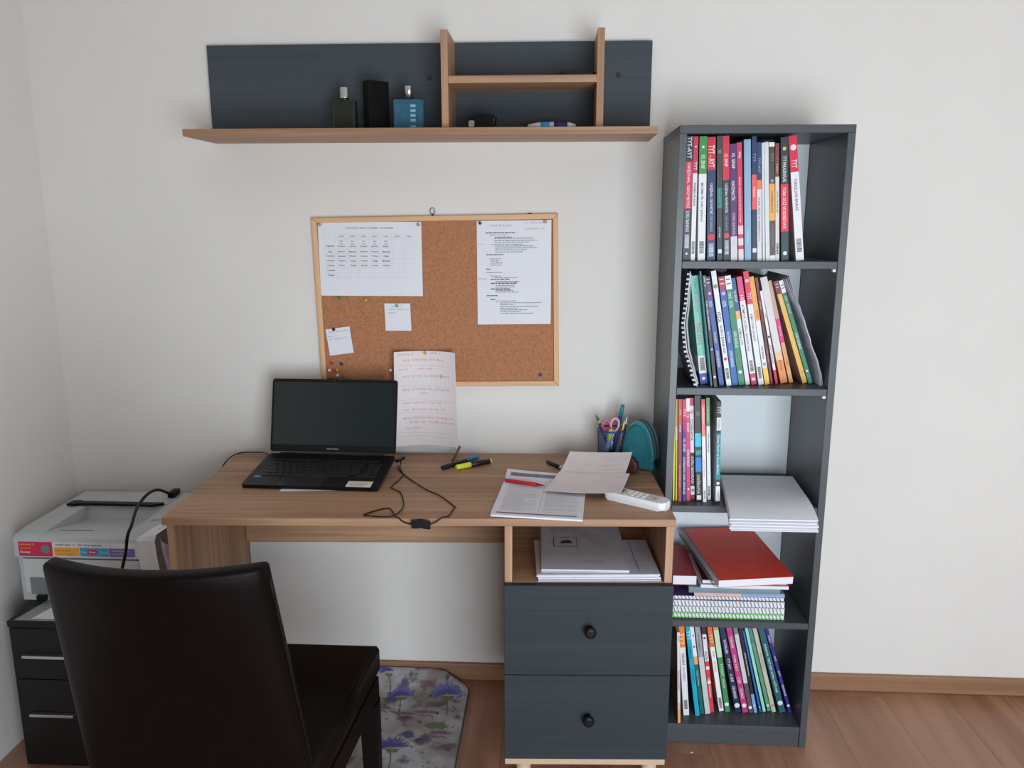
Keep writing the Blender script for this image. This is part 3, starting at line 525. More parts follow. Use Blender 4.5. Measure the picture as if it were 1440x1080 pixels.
# flat pile on the fourth shelf
def flat_nb(name, lab, z0, z1, x0, x1, y0, y1, cm, cat='notebook', coil=None, rz=0.0, group=None, cover_top=None, cov=.0009):
    cx, cy = (x0 + x1) / 2, (y0 + y1) / 2
    r = thing(name, lab, cat, (cx, cy, z0), rz, group); w, d, h = (x1 - x0) / 2, (y1 - y0) / 2, z1 - z0
    bm = B(); box(bm, -w, w, -d, d, 0, cov, .0003, 1); obj('back_cover', bm, cm, r)
    bm = B(); box(bm, -w + .001, w - .001, -d + .001, d - .001, cov, h - cov); obj('page_block', bm, PAPER, r)
    bm = B(); box(bm, -w, w, -d, d, h - cov, h, .0003, 1); obj('front_cover', bm, cover_top or cm, r)
    if coil == 'front':
        bm = B(); helix(bm, (-w + .004, -d - .0005, h / 2), (w - .004, -d - .0005, h / 2), max(.003, h * .5 - .0012), 30, .0009); obj('wire_coil', bm, STEEL, r)
    if coil == 'left':
        bm = B(); helix(bm, (-w - .001, -d + .006, h / 2), (-w - .001, d - .006, h / 2), max(.003, h * .5 + .0015), 38, .0008); obj('wire_coil', bm, STEEL, r)
    return r
GN = 'notebooks piled on the fourth bookcase shelf'
flat_nb('spiral_notebook', 'green-covered wire-bound notebook at the bottom of the flat pile', .3723, .3875, .3265, .628, -.278, -.07, col((140, 222, 118)), coil='front', group=GN, cov=.0035)
flat_nb('spiral_notebook', 'white wire-bound notebook directly on the green notebook in the flat pile', .3895, .4055, .327, .628, -.279, -.075, PAPER, coil='front', group=GN)
flat_nb('spiral_notebook', 'white wire-bound notebook third from the bottom of the flat pile', .4075, .4235, .327, .627, -.279, -.072, PAPER, coil='front', group=GN)
flat_nb('spiral_notebook', 'purple-edged thin wire-bound notebook under the magazines in the flat pile', .4255, .4365, .327, .625, -.277, -.075, mat('purple_cover', (92, 74, 128), .45), coil='front', group=GN)
def magazine(lab, z0, z1, x0, x1, y0, y1, cols):
    r = thing('magazine', lab, 'magazine', ((x0 + x1) / 2, (y0 + y1) / 2, z0), 0, GN.replace('notebooks', 'magazines'))
    w, d, h = (x1 - x0) / 2, (y1 - y0) / 2, z1 - z0; bm = B(); n = 14
    prof = [(-d, 0), (d, 0), (d, h), (-d + .003, h), (-d, h * .5)]
    M = Matrix(((0, 0, 1, 0), (1, 0, 0, 0), (0, 1, 0, 0), (0, 0, 0, 1)))
    xx = -w
    for i, (fr, c) in enumerate(cols):
        x2 = -w + 2 * w * fr; prism(bm, prof, x2 - xx, Matrix.Translation((xx, 0, 0)) @ M, mi=i); xx = x2
    obj('cover', bm, [col(c) for _, c in cols], r); return r
magazine('peach and blue backed magazine in the flat notebook pile', .4378, .4468, .385, .625, -.279, -.08, [(.52, (222, 178, 165)), (1, (142, 165, 206))])
magazine('grey blue backed magazine under the thin white book in the flat pile', .4472, .4618, .370, .612, -.280, -.085, [(1, (112, 134, 146))])
# red and white thick book at the pile's left
flat_nb('book', 'thick red covered book with white pages on the left of the flat pile', .4625, .4905, .3275, .392, -.268, -.06, mat('red_cover', (176, 30, 44), .45), cat='book', cov=.0016)
flat_nb('book', 'thin white book lying under the big red notebook in the flat pile', .4625, .4715, .4, .634, -.282, -.075, PAPER, cat='book')
flat_nb('booklet', 'dark maroon booklet squeezed between thin white book and big red notebook', .4722, .4835, .405, .628, -.277, -.08, mat('maroon_cover', (84, 22, 40), .4), cat='booklet')
rn = flat_nb('spiral_notebook', 'big bright red wire-bound notebook lying tilted on top of the pile', 0, .022, 0, .205, 0, .295, mat('bright_red_cover', (226, 70, 50), .45), coil='left', group=GN, cov=.0011)
rn.rotation_euler = (.085, .0, .165); rn.location = (.512, -.173, .5010)
bm = B(); 
# ------------------------------------------------------------------ desk
PVX, PVY, DR = .2651, -.0049, .0437
def Dw(x, y, z=.7505): return Vector((PVX + x * math.cos(DR) - y * math.sin(DR), PVY + x * math.sin(DR) + y * math.cos(DR), z))
bm.free()
dk = thing('desk', 'oak-look writing desk with a grey two-drawer pedestal on its right', 'desk', (PVX, PVY, 0), DR)
part('desktop', dk, OAKX, -1.2, 0, -.526, 0, .732, .75)
part('side_panel', dk, OAKZ, -1.197, -1.177, -.508, -.02, .001, .7315)
part('modesty_panel', dk, OAKX, -1.1765, -.4, -.048, -.03, .49, .7315)
part('pedestal_panel', dk, OAKZ, -.399, -.381, -.508, -.02, .1185, .7315)
part('pedestal_panel', dk, OAKZ, -.019, -.001, -.508, -.02, .1185, .7315)
part('cubby_floor', dk, OAKX, -.3805, -.0195, -.508, -.02, .568, .584)
part('pedestal_back', dk, OAKX, -.3805, -.0195, -.026, -.0205, .1185, .7315)
part('pedestal_base', dk, mat('pale_oak_edge', (206, 178, 150), .5, .05), -.399, -.001, -.515, -.02, .098, .118)
for z0, z1, zk in ((.3525, .584, .475), (.122, .3505, .241)):
    dr = part('drawer', dk, DRAWG, (-.4, .0005, -.527, -.509, z0, z1), (-.378, -.022, -.5085, -.06, z0 + .02, z1 - .03))
    bm = B(); lathe(bm, [(.008, 0), (.006, .004), (.0055, .013), (.0125, .017), (.0145, .021), (.013, .026), (.008, .028)], 20, frame((-.196, -.527, zk), (1, 0, 0), (0, 0, 1)))
    obj('knob', bm, BLACKP, dr)
for xx, yy in ((-.3525, -.485), (-.035, -.485), (-.3525, -.06), (-.035, -.06)):
    bm = B(); lathe(bm, [(.013, .0005), (.0145, .004), (.02, .0975)], 20, Matrix.Translation((xx, yy, 0))); obj('leg', bm, MATS['pale_oak_edge'], dk)

# ------------------------------------------------------------------ wall shelf
ws_ = thing('wall_shelf', 'long oak wall shelf with a grey back panel and a small two-tier box', 'shelf', (-.352, 0, 1.641), ws=True)
part('shelf_board', ws_, OAKX, -.9585, .2535, -.207, -.0005, 1.641, 1.659)
part('back_panel', ws_, GREYX, -.9585, .2535, -.018, -.0005, 1.6592, 1.898, label='dark grey back panel')
for x0 in (-.293, .1005): part('divider', ws_, OAKZ, x0, x0 + .018, -.172, -.0182, 1.6592, 1.898)
part('middle_shelf', ws_, OAKX, -.2748, .1003, -.172, -.0182, 1.770, 1.788)
for xx, zz in ((-.346, 1.808), (.165, 1.812), (-.80, 1.808)):
    if xx < -.5: continue
    bm = B(); lathe(bm, [(.0065, 0), (.0055, .0018)], 16, frame((xx, -.018, zz), (1, 0, 0), (0, 0, 1))); obj('screw_cap', bm, DARKP, ws_)
SZ = 1.6593
t = thing('perfume_bottle', 'dark olive perfume bottle with a silver cap, left of the black box', 'bottle', (-.561, -.10, SZ))
bm = B(); prism(bm, rrect(.064, .03, .008), .079, bev=.003); obj('body', bm, mat('dark_olive_glass', (38, 44, 36), .3, .05), t, smooth=False)
bm = B(); lathe(bm, [(.012, .079), (.012, .083), (.0115, .085)], 20); obj('collar', bm, mat('dark_collar', (40, 42, 42), .3), t)
bm = B(); lathe(bm, [(.0125, .0852), (.0125, .0885), (.0115, .0895), (.0115, .112), (.0105, .1135)], 24); obj('cap', bm, SILVER, t)
t = thing('perfume_box', 'tall black perfume box standing between the two bottles', 'box', (-.4765, -.098, SZ), .70)
bm = B(); prism(bm, rrect(.060, .034, .002, 2), .128, bev=.001); obj('carton', bm, mat('black_carton', (9, 10, 10), .6, .05, spec=.15), t)
bm = B(); box(bm, -.0301, .0301, -.0171, .0171, .1, .1004); obj('lid_seam', bm, BLACKP, t)
t = thing('perfume_bottle', 'clear blue perfume bottle with a silver cap, right of the black box', 'bottle', (-.388, -.105, SZ))
glass = mat('blue_glass', (110, 175, 205), .08, .02, trans=.75)
bm = B(); prism(bm, rrect(.082, .034, .009), .080, bev=.004); obj('glass_body', bm, glass, t)
bm = B(); box(bm, -.034, .034, -.0125, .0125, .005, .07, .003); obj('blue_liquid', bm, mat('blue_liquid', (74, 140, 176), .2, .3, 50, trans=.3), t)
bm = B()
for i, zz in enumerate((.014, .028, .040, .052, .064)):
    box(bm, .006, .02, -.0176, -.0171, zz - .004, zz + .003 if i else zz)
obj('label_print', bm, mat('pale_print', (128, 178, 206), .4), t)
bm = B(); lathe(bm, [(.011, .080), (.011, .084)], 20); obj('collar', bm, MATS['dark_collar'], t)
bm = B(); lathe(bm, [(.0118, .0842), (.0118, .113), (.0108, .1145)], 24); obj('cap', bm, SILVER, t)
t = thing('key_fob', 'black car key fob with a silver end, in the lower shelf box', 'key', (-.196, -.115, SZ), -.2)
bm = B(); M = Matrix.Translation((.004, .012, .022)) @ Matrix.Rotation(PI / 2, 4, 'X')
prism(bm, [(-.034, -.012), (-.026, -.020), (.0, -.0215), (.02, -.010), (.034, -.006), (.036, .010), (.026, .019), (-.01, .018), (-.030, .013)], .02, M, bev=.004); obj('shell', bm, BLACKP, t)
bm = B(); prism(bm, rrect(.016, .016, .004), .004, Matrix.Translation((-.024, -.008, .018)) @ Matrix.Rotation(PI / 2, 4, 'X'), bev=.001); obj('silver_end', bm, SILVER, t)
bm = B(); box(bm, -.014, .03, -.02, .012, 0, .006, .002); obj('strap', bm, BLACKP, t)
t = thing('tube', 'small white and blue tube lying in the lower shelf box', 'tube', (-.012, -.13, SZ + .0105), 0)
RX = Matrix.Rotation(PI / 2, 4, 'Y')
for n_, c, prof in (('nozzle', (200, 205, 210), [(.004, -.062), (.0085, -.036), (.0095, -.028)]), ('sleeve', (60, 150, 200), [(.0098, -.028), (.0098, -.006)]),
                    ('ring', (190, 195, 215), [(.0102, -.006), (.0102, .006)]), ('barrel', (44, 44, 110), [(.0104, .006), (.0104, .040)]), ('cap', (205, 208, 214), [(.0095, .040), (.008, .048), (.004, .062)])):
    bm = B(); lathe(bm, prof, 16, RX); obj(n_, bm, col(c), t)
t = thing('phone_case', 'flat black case lying on the upper tier of the shelf box', 'case', (.052, -.125, 1.7883))
bm = B(); prism(bm, rrect(.092, .06, .01), .0095, bev=.002); obj('shell', bm, BLACKP, t)
bm = B(); box(bm, -.038, .038, -.0304, -.0300, .004, .0052); obj('seam', bm, DARKP, t)

# ------------------------------------------------------------------ cork board and what is pinned on it
BC = Vector((-.338, 0, 1.1965)); BR = -.0166
cb = thing('cork_board', 'pine-framed cork notice board hanging on the white wall above the desk', 'notice board', BC, rot=(0, BR, 0))
bm = B(); box(bm, -.338, .338, -.0095, -.0015, -.234, .234); obj('cork_panel', bm, CORK, cb)
hw, hh, fw = .35, .2455, .0145
def mitre(name, pts, m):
    bm = B(); prism(bm, pts, .015, Matrix(((1, 0, 0, 0), (0, 0, -1, -.001), (0, 1, 0, 0), (0, 0, 0, 1))), bev=.0015); obj(name, bm, m, cb)
e_ = .0002
mitre('frame_rail', [(-hw + e_, hh), (hw - e_, hh), (hw - fw - e_, hh - fw), (-hw + fw + e_, hh - fw)], PINE)
mitre('frame_rail', [(-hw + e_, -hh), (-hw + fw + e_, -hh + fw), (hw - fw - e_, -hh + fw), (hw - e_, -hh)], PINE)
mitre('frame_rail', [(-hw, -hh + e_), (-hw, hh - e_), (-hw + fw, hh - fw - e_), (-hw + fw, -hh + fw + e_)], PINEZ)
mitre('frame_rail', [(hw, -hh + e_), (hw - fw, -hh + fw + e_), (hw - fw, hh - fw - e_), (hw, hh - e_)], PINEZ)
bm = B(); tube(bm, [(-.004 + .0065 * math.sin(a) * (1 if a < 9 else 1), -.006, .2455 + .0125 + .0095 * -math.cos(a)) for a in [i * 2 * PI / 14 for i in range(15)]], .0009, 6)
box(bm, -.0065, -.0015, -.0075, -.0045, .2456, .251); obj('hanging_loop', bm, DARKP, cb, label='dark wire hanging loop')
bm = B(); box(bm, .264, .276, -.006, -.003, .2456, .2485); obj('hanging_loop', bm, DARKP, cb)

def wall_sheet(name, lab, cat, o, U, V, th=.0007, m=None, f=None, nu=2, nv=2):
    f = f or plane_f(o, U, V)
    return obj(name, sheet_bm(f, nu, nv, th), m or PAPER), f
def strokes(parent, f, Wd, Ht, lines, w, m, name='handwriting', off=.0006):
    bm = B()
    for k_, ln in enumerate(lines): ribbon_bm(bm, f, ln, w, Wd, Ht, off + (k_ % 50) * 6e-6)
    return obj(name, bm, m, parent, kind='stuff')
# timetable, A4 landscape
o, f = wall_sheet('paper_sheet', '', '', (-.6745, -.0125, 1.2155), (.2968, 0, .0), (-.0005, 0, .2095))
tag(o, 'landscape weekly timetable sheet pinned in the top left corner of the cork board', 'paper', 'sheets pinned to the cork board')
def P2(x, z, dy=-.0008): return (-.6745 + x, -.0125 + dy, 1.2155 + z)
def wtext(body, p, x, z, L, H, m, name='print', y=None): return text(body, p, frame(P2(x, z), (1, 0, 0), (0, 0, 1)), L, H, m, name)
wtext('HAFTALIK  DERS  ÇALIŞMA  PROGRAMI', o, .148, .192, .135, .0055, INKL, 'title')
gl = []
for i in range(9): gl.append([(.018 + .0322 * i, .052), (.018 + .0322 * i, .176)])
for zz in (.176, .162, .132, .1205, .107, .0935, .080, .0660, .052): gl.append([(.018, zz), (.2756, zz)])
strokes(o, f, .2968, .2095, gl, .0004, mat('thin_grid', (196, 198, 206), .8), 'table_grid')
for i, dname in enumerate(('Pazartesi', 'Salı', 'Çarşamba', 'Perşembe', 'Cuma', 'Cumartesi', 'Pazar')):
    wtext(dname, o, .033, (.142, .126, .1135, .100, .0868, .073, .059)[i], .022, .0042, INK)
for i in range(7): wtext('%d.DERS' % (i + 1), o, .0655 + .0322 * i, .169, .016, .0036, INKL)
rr = random.Random(3)
SUB = ['Fizik', 'Kimya', 'Biyoloji', 'Tarih', 'Matematik', 'Geometri', 'Türkçe', 'Coğrafya', 'Paragraf']
for i in range(5):
    for zz in (.1555, .148): wtext(rr.choice(('Fizik', 'Test', 'Tekrar')), o, .0655 + .0322 * i, zz, .010, .0034, INKL)
    for zz in (.141, .126, .1135, .100, .0868): wtext(rr.choice(SUB), o, .0655 + .0322 * i, zz, .022, .0040, INK)
# typed list, A4 portrait
o, f = wall_sheet('paper_sheet', '', '', (-.2200, -.0125, 1.1345), (.210, 0, .003), (-.0008, 0, .293))
tag(o, 'typed list sheet with red notes pinned at the top right of the cork board', 'paper', 'sheets pinned to the cork board')
rr = random.Random(11); ln = []; hd = []
for x0, y, L, h in ((.025, .262, .085, 1), (.038, .256, .05, 0), (.05, .250, .05, 0), (.05, .246, .11, 0), (.05, .240, .12, 0), (.05, .235, .1, 0), (.04, .229, .09, 0), (.052, .2245, .11, 0), (.052, .219, .12, 0), (.052, .214, .09, 0), (.052, .208, .08, 0),
                    (.026, .2005, .05, 1), (.038, .189, .03, 0), (.038, .183, .025, 0), (.038, .177, .035, 0), (.038, .171, .03, 0), (.026, .160, .013, 1), (.028, .150, .042, 0), (.038, .140, .03, 0), (.048, .135, .066, 0), (.038, .130, .055, 1),
                    (.052, .124, .07, 0), (.038, .119, .075, 1), (.052, .113, .055, 0), (.052, .108, .055, 0), (.038, .103, .055, 1), (.052, .098, .05, 0), (.052, .0935, .065, 0), (.026, .0835, .032, 1), (.038, .073, .015, 1), (.052, .068, .06, 0), (.065, .0625, .117, 0), (.065, .0575, .04, 0), (.065, .052, .11, 0), (.065, .047, .05, 0), (.065, .042, .08, 0), (.065, .037, .06, 0), (.065, .032, .095, 0)):
    (hd if h else ln).extend(dashes(x0, x0 + L, y, rr))
strokes(o, f, .21, .296, ln, .0019, INKL, 'print'); strokes(o, f, .21, .296, hd, .0023, INK, 'bold_print')
rl = scrawl(.04, .098, .282, .004, rr) + scrawl(.135, .190, .289, .004, rr) + scrawl(.135, .2, .272, .003, rr) + scrawl(.004, .022, .23, .002, rr) + scrawl(.003, .03, .132, .004, rr) + [[(.05, .2485), (.1, .2485)], [(.05, .1015), (.1, .1010)], [(.05, .122), (.115, .122)]]
strokes(o, f, .21, .296, rl, .0009, REDI)
# two small notes
for lab, o_, U_, V_, rows_ in (('small square handwritten note pinned in the middle of the cork board', (-.4890, -.0125, 1.1145), (.0755, 0, .0005), (-.002, 0, .0795), ((.02, .05, .070), (.012, .07, .062), (.01, .03, .052))),
                               ('small tilted handwritten note at the left edge of the cork board', (-.6570, -.0125, 1.0395), (.071, 0, .0095), (-.0095, 0, .0775), ((.008, .07, .0685), (.004, .02, .0565), (.006, .066, .048)))):
    o, f = wall_sheet('paper_note', '', '', o_, U_, V_); tag(o, lab, 'paper', 'small notes on the cork board')
    rr = random.Random(len(lab)); s = []
    for a, b, y in rows_: s += scrawl(a, b, y, .0022, rr)
    strokes(o, f, .075, .079, s, .0008, BLUEI)
# long handwritten list hanging below the board
def fl(u, v):
    c = (2 * u - 1); return Vector((-.4595 + .176 * u - .002 * (1 - v) + .010 * (1 - v) * (u - .2), -.0205 - .030 * c * c - .006 * (1 - v), .7765 + .281 * v - .005 * u * 0))
o = obj('paper_sheet', sheet_bm(fl, 14, 4, .0006), PAPERW)
tag(o, 'long curling sheet of red handwriting hanging off the bottom of the cork board', 'paper', 'sheets pinned to the cork board')
rr = random.Random(5); s = []
for a, b, y, am in ((.01, .05, .272, .003), (.1, .13, .274, .003), (.024, .14, .255, .004), (.012, .035, .229, .003), (.065, .11, .229, .003), (.024, .16, .207, .004), (.02, .155, .168, .004), (.07, .09, .156, .003), (.02, .130, .128, .003), (.024, .14, .108, .003), (.022, .165, .083, .004), (.04, .172, .070, .004), (.03, .07, .052, .004)):
    s += scrawl(a, b, y, am * 1.15, rr)
ru = []
for y in (.240, .180, .138, .100, .040, .030): ru.append([(.006 + .01 * i, y - .0003 * i) for i in range(17)])
strokes(o, fl, .176, .281, s, .0010, REDI)
strokes(o, fl, .176, .281, ru, .0006, mat('faint_rule', (216, 160, 170), .8), 'ruled_line', .0004)
strokes(o, fl, .176, .281, [[(.128, .212), (.134, .213), (.133, .207), (.128, .203)]], .0013, INK, 'pen_mark')
# push pins
PINC = dict(red=(190, 40, 40), navy=(40, 46, 70), white=(225, 222, 218), orange=(232, 140, 50), green=(60, 120, 80), black=(32, 34, 36), peach=(222, 160, 120), blue=(40, 70, 110), brass=(176, 150, 100), pink=(200, 150, 140), yellow=(225, 165, 60), sage=(140, 165, 150))
def pin(colr, x, z, lab, y=-.0132, group='push pins on the cork board'):
    t = thing('push_pin', lab, 'push pin', (x, y, z), group=group)
    M = frame((0, 0, 0), (1, 0, 0), (0, 0, 1))
    bm = B(); lathe(bm, [(.0028, 0), (.0024, .0012), (.0017, .003), (.0018, .0055), (.0040, .0068), (.0046, .0082), (.0038, .0098), (.0015, .0105)], 14, M); obj('head', bm, col(PINC[colr], .3 if colr != 'brass' else .31), t)
    bm = B(); lathe(bm, [(.0004, -.0035), (.0004, .0)], 6, M); obj('needle', bm, STEEL, t)
YB = -.0105
for c, x, z, l in (('red', -.652, 1.018, 'red push pin highest of the cluster below the tilted note'), ('navy', -.622, 1.016, 'dark navy push pin at the upper right of the pin cluster'),
                   ('white', -.659, .997, 'white push pin leftmost in the pin cluster'), ('red', -.645, .995, 'red push pin between the white and the orange pin'), ('orange', -.636, .998, 'orange push pin in the pin cluster'),
                   ('white', -.635, .982, 'white push pin below the orange pin in the cluster'), ('green', -.621, .978, 'green push pin rightmost in the pin cluster'), ('red', -.656, .973, 'red push pin just above the laptop screen, lowest left of the cluster'),
                   ('black', -.643, .968, 'black push pin in the bottom row of the cluster'), ('peach', -.626, .967, 'peach push pin in the bottom row of the cluster'), ('white', -.477, .999, 'lone white push pin beside the long red-ink sheet'),
                   ('blue', -.038, .989, 'dark blue push pin alone in the lower right corner of the board'), ('green', -.62, 1.209, 'green push pin under the lower edge of the timetable'), ('yellow', -.543, 1.2045, 'yellow push pin under the lower edge of the timetable')):
    pin(c, x, z, l, YB)
for c, x, z, l in (('brass', -.385, 1.417, 'brass push pin in the top right corner of the timetable'), ('sage', -.667, 1.417, 'pale green push pin in the top left corner of the timetable'), ('blue', -.2105, 1.4215, 'dark blue push pin in the top left of the typed list'),
                   ('pink', -.0275, 1.425, 'pinkish push pin in the top right of the typed list'), ('black', -.640, 1.118, 'black push pin holding the small tilted note'), ('sage', -.452, 1.188, 'grey green push pin holding the small square note')):
    pin(c, x, z, l)
pin('yellow', -.372, 1.052, 'yellow push pin holding the long red-ink sheet', -.0212)

# ------------------------------------------------------------------ laptop
LY = DR - .072
lo = Dw(-1.070, -.112, .785)
lt = thing('laptop', 'open black laptop with a dark screen on the left of the desk', 'laptop', lo, LY)
LW, LD = .360, .205
th_ = math.atan2(.0245, LD)
def lbase(u, v): return Vector((LW * u, -LD * math.cos(th_) * (1 - v), -.0245 * (1 - v)))   # top surface, v=1 at the hinge
Mb = Matrix.Translation((LW / 2, 0, 0)) @ Matrix.Rotation(th_, 4, 'X') @ Matrix.Translation((0, -LD / 2, 0))
bm = B(); prism(bm, rrect(LW, LD, .008), .0095, Mb @ Matrix.Translation((0, 0, -.0095)), bev=.0012); obj('base', bm, BLACKP, lt)
bm = B(); rr = random.Random(2)
for r_ in range(6):
    yy = LD / 2 - .040 - .0185 * r_; hgt = .0155 if r_ else .009; x = -.150
    wid = {0: [.0145] * 17, 1: [.0155] * 13 + [.033], 2: [.024] + [.0155] * 12 + [.024], 3: [.028] + [.0155] * 11 + [.034], 4: [.036] + [.0155] * 10 + [.044], 5: [.02, .0155, .0155, .0155, .1, .0155, .0155, .0155]}[r_]
    for w_ in wid:
        box(bm, x, x + w_, yy - hgt, yy, .0001, .0016, .0004, 1, M=Mb); x += w_ + .003
    if 0 < r_: 
        x = .108
        for i in range(3): box(bm, x, x + .0145, yy - hgt, yy, .0001, .0016, .0004, 1, M=Mb); x += .0175
obj('keyboard_keys', bm, mat('key_plastic', (30, 31, 33), .5, .05), lt, kind='stuff')
bm = B(); prism(bm, rrect(.115, .068, .004), .0006, Mb @ Matrix.Translation((-.028, -.068, 0.0))); obj('touchpad', bm, mat('touchpad', (30, 32, 34), .3), lt)
bm = B(); box(bm, .095, .160, -.100, -.066, .0001, .0005, M=Mb); st_ = obj('sticker', bm, mat('sticker_white', (222, 222, 212), .5), lt, label='white printed specification sticker')
bm = B(); box(bm, .0955, .1595, -.0725, -.0665, .0005, .0008, M=Mb); obj('sticker_band', bm, col((212, 190, 110)), st_)
bm = B()
for i in range(5): box(bm, .099, .099 + (.055, .048, .052, .04, .05)[i], -.0785 - .004 * i, -.0775 - .004 * i, .0005, .0007, M=Mb)
obj('print', bm, INKL, st_)
bm = B(); prism(bm, rrect(.019, .013, .002), .0004, Mb @ Matrix.Translation((-.155, -.052, .0001))); obj('badge', bm, col((70, 120, 150)), lt, label='small blue badge')
TL = math.radians(15)
Ms = Matrix.Translation((LW / 2, .004, .0045)) @ Matrix.Rotation(-TL, 4, 'X')
LH = .206
Mz = Ms @ Matrix(((1, 0, 0, 0), (0, 0, -1, 0), (0, 1, 0, LH / 2), (0, 0, 0, 1)))
bm = B(); prism(bm, rrect(LW, LH, .007), -.006, Mz, bev=.001); lid = obj('lid', bm, BLACKP, lt)
bm = B(); box(bm, -LW / 2 + .006, LW / 2 - .006, -.0005, -.0001, .020, LH - .009, M=Ms); obj('screen', bm, mat('dark_screen', (25, 35, 37), .25, .03, 10, spec=.5), lid, label='switched off dark screen')
text('ASUS VivoBook', lid, Ms @ frame((.0, -.0006, .010), (1, 0, 0), (0, 0, 1)), .034, .0042, col((170, 175, 178)))
bm = B(); lathe(bm, [(.0012, 0), (.0012, .0004)], 10, Ms @ frame((0, -.0001, LH - .0045), (1, 0, 0), (0, 0, 1))); obj('webcam', bm, col((120, 125, 125)), lid)
bm = B(); tube(bm, [Mb @ Vector((-.15, LD / 2 + .001, -.002)), Mb @ Vector((.15, LD / 2 + .001, -.002))], .0045, 10); obj('hinge', bm, BLACKP, lt)
bm = B()
for xx in (-.14, .14): box(bm, xx - .012, xx + .012, -LD / 2 + .008, -LD / 2 + .014, -.0106, -.0096, M=Mb)
obj('foot', bm, DARKP, lt)
# sheet under it
lr = Matrix.Rotation(DR, 4, 'Z')
f = lambda u, v: Dw(-.978 + .206 * u, -.341 + .0155 * u + .21 * v + 0 * u, .7512)
o = obj('paper_sheet', sheet_bm(f, 1, 2, .0005), PAPER); tag(o, 'white paper sheet sticking out from under the front of the laptop', 'paper')

# ------------------------------------------------------------------ cables
def smooth_pts(P, n=5):
    P = [Vector(p) for p in P]; out = []
    for i in range(len(P) - 1):
        a = P[max(0, i - 1)]; b = P[i]; c = P[i + 1]; d = P[min(len(P) - 1, i + 2)]
        for k in range(n):
            t = k / n; out.append(.5 * ((2 * b) + (c - a) * t + (2 * a - 5 * b + 4 * c - d) * t * t + (3 * b - a - 3 * c + d) * t ** 3))
    out.append(P[-1]); return out
cz = .7526
cc = thing('cable', 'thin black looped cord with an inline box from the laptop to the desk edge', 'cable', Dw(-.66, -.4, .7505), ws=True)
A = [(-.700, -.128, .775), (-.696, -.130, .768), (-.698, -.140, cz + .003), (-.695, -.155, cz), (-.680, -.215, cz), (-.696, -.303, cz), (-.690, -.322, cz), (-.666, -.352, cz), (-.646, -.434, cz), (-.646, -.490, cz + .003), (-.660, -.514, cz), (-.685, -.520, cz), (-.722, -.512, cz), (-.728, -.506, cz), (-.704, -.479, cz), (-.680, -.464, cz), (-.668, -.478, cz), (-.660, -.505, cz + .002), (-.651, -.5225, .7536), (-.644, -.5285, .7526), (-.638, -.5310, .7475), (-.628, -.532, .742), (-.612, -.533, .739)]
bm = B(); tube(bm, smooth_pts([Dw(*p) for p in A]), .0016, 6); obj('cord', bm, BLACKP, cc)
A2 = [(-.704, -.140, cz + .0033), (-.699, -.160, cz + .001), (-.660, -.238, cz), (-.602, -.329, cz), (-.565, -.372, cz), (-.522, -.448, cz), (-.521, -.460, cz), (-.530, -.513, cz), (-.540, -.5225, .7536), (-.546, -.5285, .7526), (-.553, -.532, .7475), (-.562, -.534, .743), (-.57, -.5345, .740)]
bm = B(); tube(bm, smooth_pts([Dw(*p) for p in A2]), .0016, 6); obj('cord', bm, BLACKP, cc)
bm = B(); Md = Matrix.Translation(Dw(-.592, -.5365, .741)) @ Matrix.Rotation(DR, 4, 'Z')
prism(bm, [(-.022, -.010), (-.004, -.010), (.001, -.006), (.008, -.011), (.022, -.012), (.022, .007), (.012, .009), (.004, .012), (-.003, .010), (-.022, .009)], .008, Md @ Matrix(((1, 0, 0, 0), (0, 0, -1, .004), (0, 1, 0, 0), (0, 0, 0, 1))), bev=.0015); obj('inline_box', bm, BLACKP, cc)
bm = B(); box(bm, -.006, .006, -.020, .020, -.004, .004, .0015, M=Matrix.Translation(Dw(-.6985, -.128, .7725)) @ Matrix.Rotation(DR - .35, 4, 'Z')); obj('plug', bm, BLACKP, cc)
cc = thing('power_cable', 'black power cable arching from the back of the laptop over the desk edge', 'cable', Dw(-1.17, -.02, .7505), ws=True)
bm = B(); tube(bm, smooth_pts([Dw(*p) for p in [(-1.085, -.090, .776), (-1.115, -.040, .765), (-1.150, -.012, .757), (-1.183, -.008, .755), (-1.201, -.035, .755), (-1.2045, -.09, .752), (-1.2055, -.13, .735), (-1.206, -.15, .68), (-1.206, -.15, .55), (-1.206, -.13, .3)]]), .0019, 6); obj('cord', bm, BLACKP, cc)

# ------------------------------------------------------------------ things on the desk
def lying(name, lab, a, b, segs, cat='pen', group=None, n=14):
    """pen-like thing from a to b (desk coordinates); segs = (part, fraction, r0, r1, material)"""
    pa, pb_ = Dw(*a), Dw(*b); d = pb_ - pa; L = d.length
    r = thing(name, lab, cat, pa, group=group); r.rotation_euler = d.to_track_quat('Z', 'X').to_euler()
    t0 = 0
    for pn, fr, r0, r1, m in segs:
        bm = B(); z0, z1 = t0 * L, fr * L - .0001; e = min(.001, (z1 - z0) * .2)
        lathe(bm, [(r0 * .8, z0), (r0, z0 + e), (r1, z1 - e), (r1 * .8, z1)], n, None); obj(pn, bm, m, r); t0 = fr
    return r
BLK = col((28, 29, 31), .35)
lying('marker', 'black marker with a bright blue end lying left of the yellow highlighter', (-.579, -.158, .757), (-.484, -.052, .757), [('barrel', .66, .0062, .0062, BLK), ('cap', 1, .0062, .0055, col((40, 120, 190), .35))])
lying('highlighter', 'yellow capped black highlighter lying on the back of the desk', (-.539, -.158, .7585), (-.444, -.094, .7585), [('cap', .40, .0072, .0078, col((222, 235, 60), .35)), ('barrel', .95, .0078, .0078, BLK), ('end_plug', 1, .0066, .006, col((225, 230, 120), .35))])
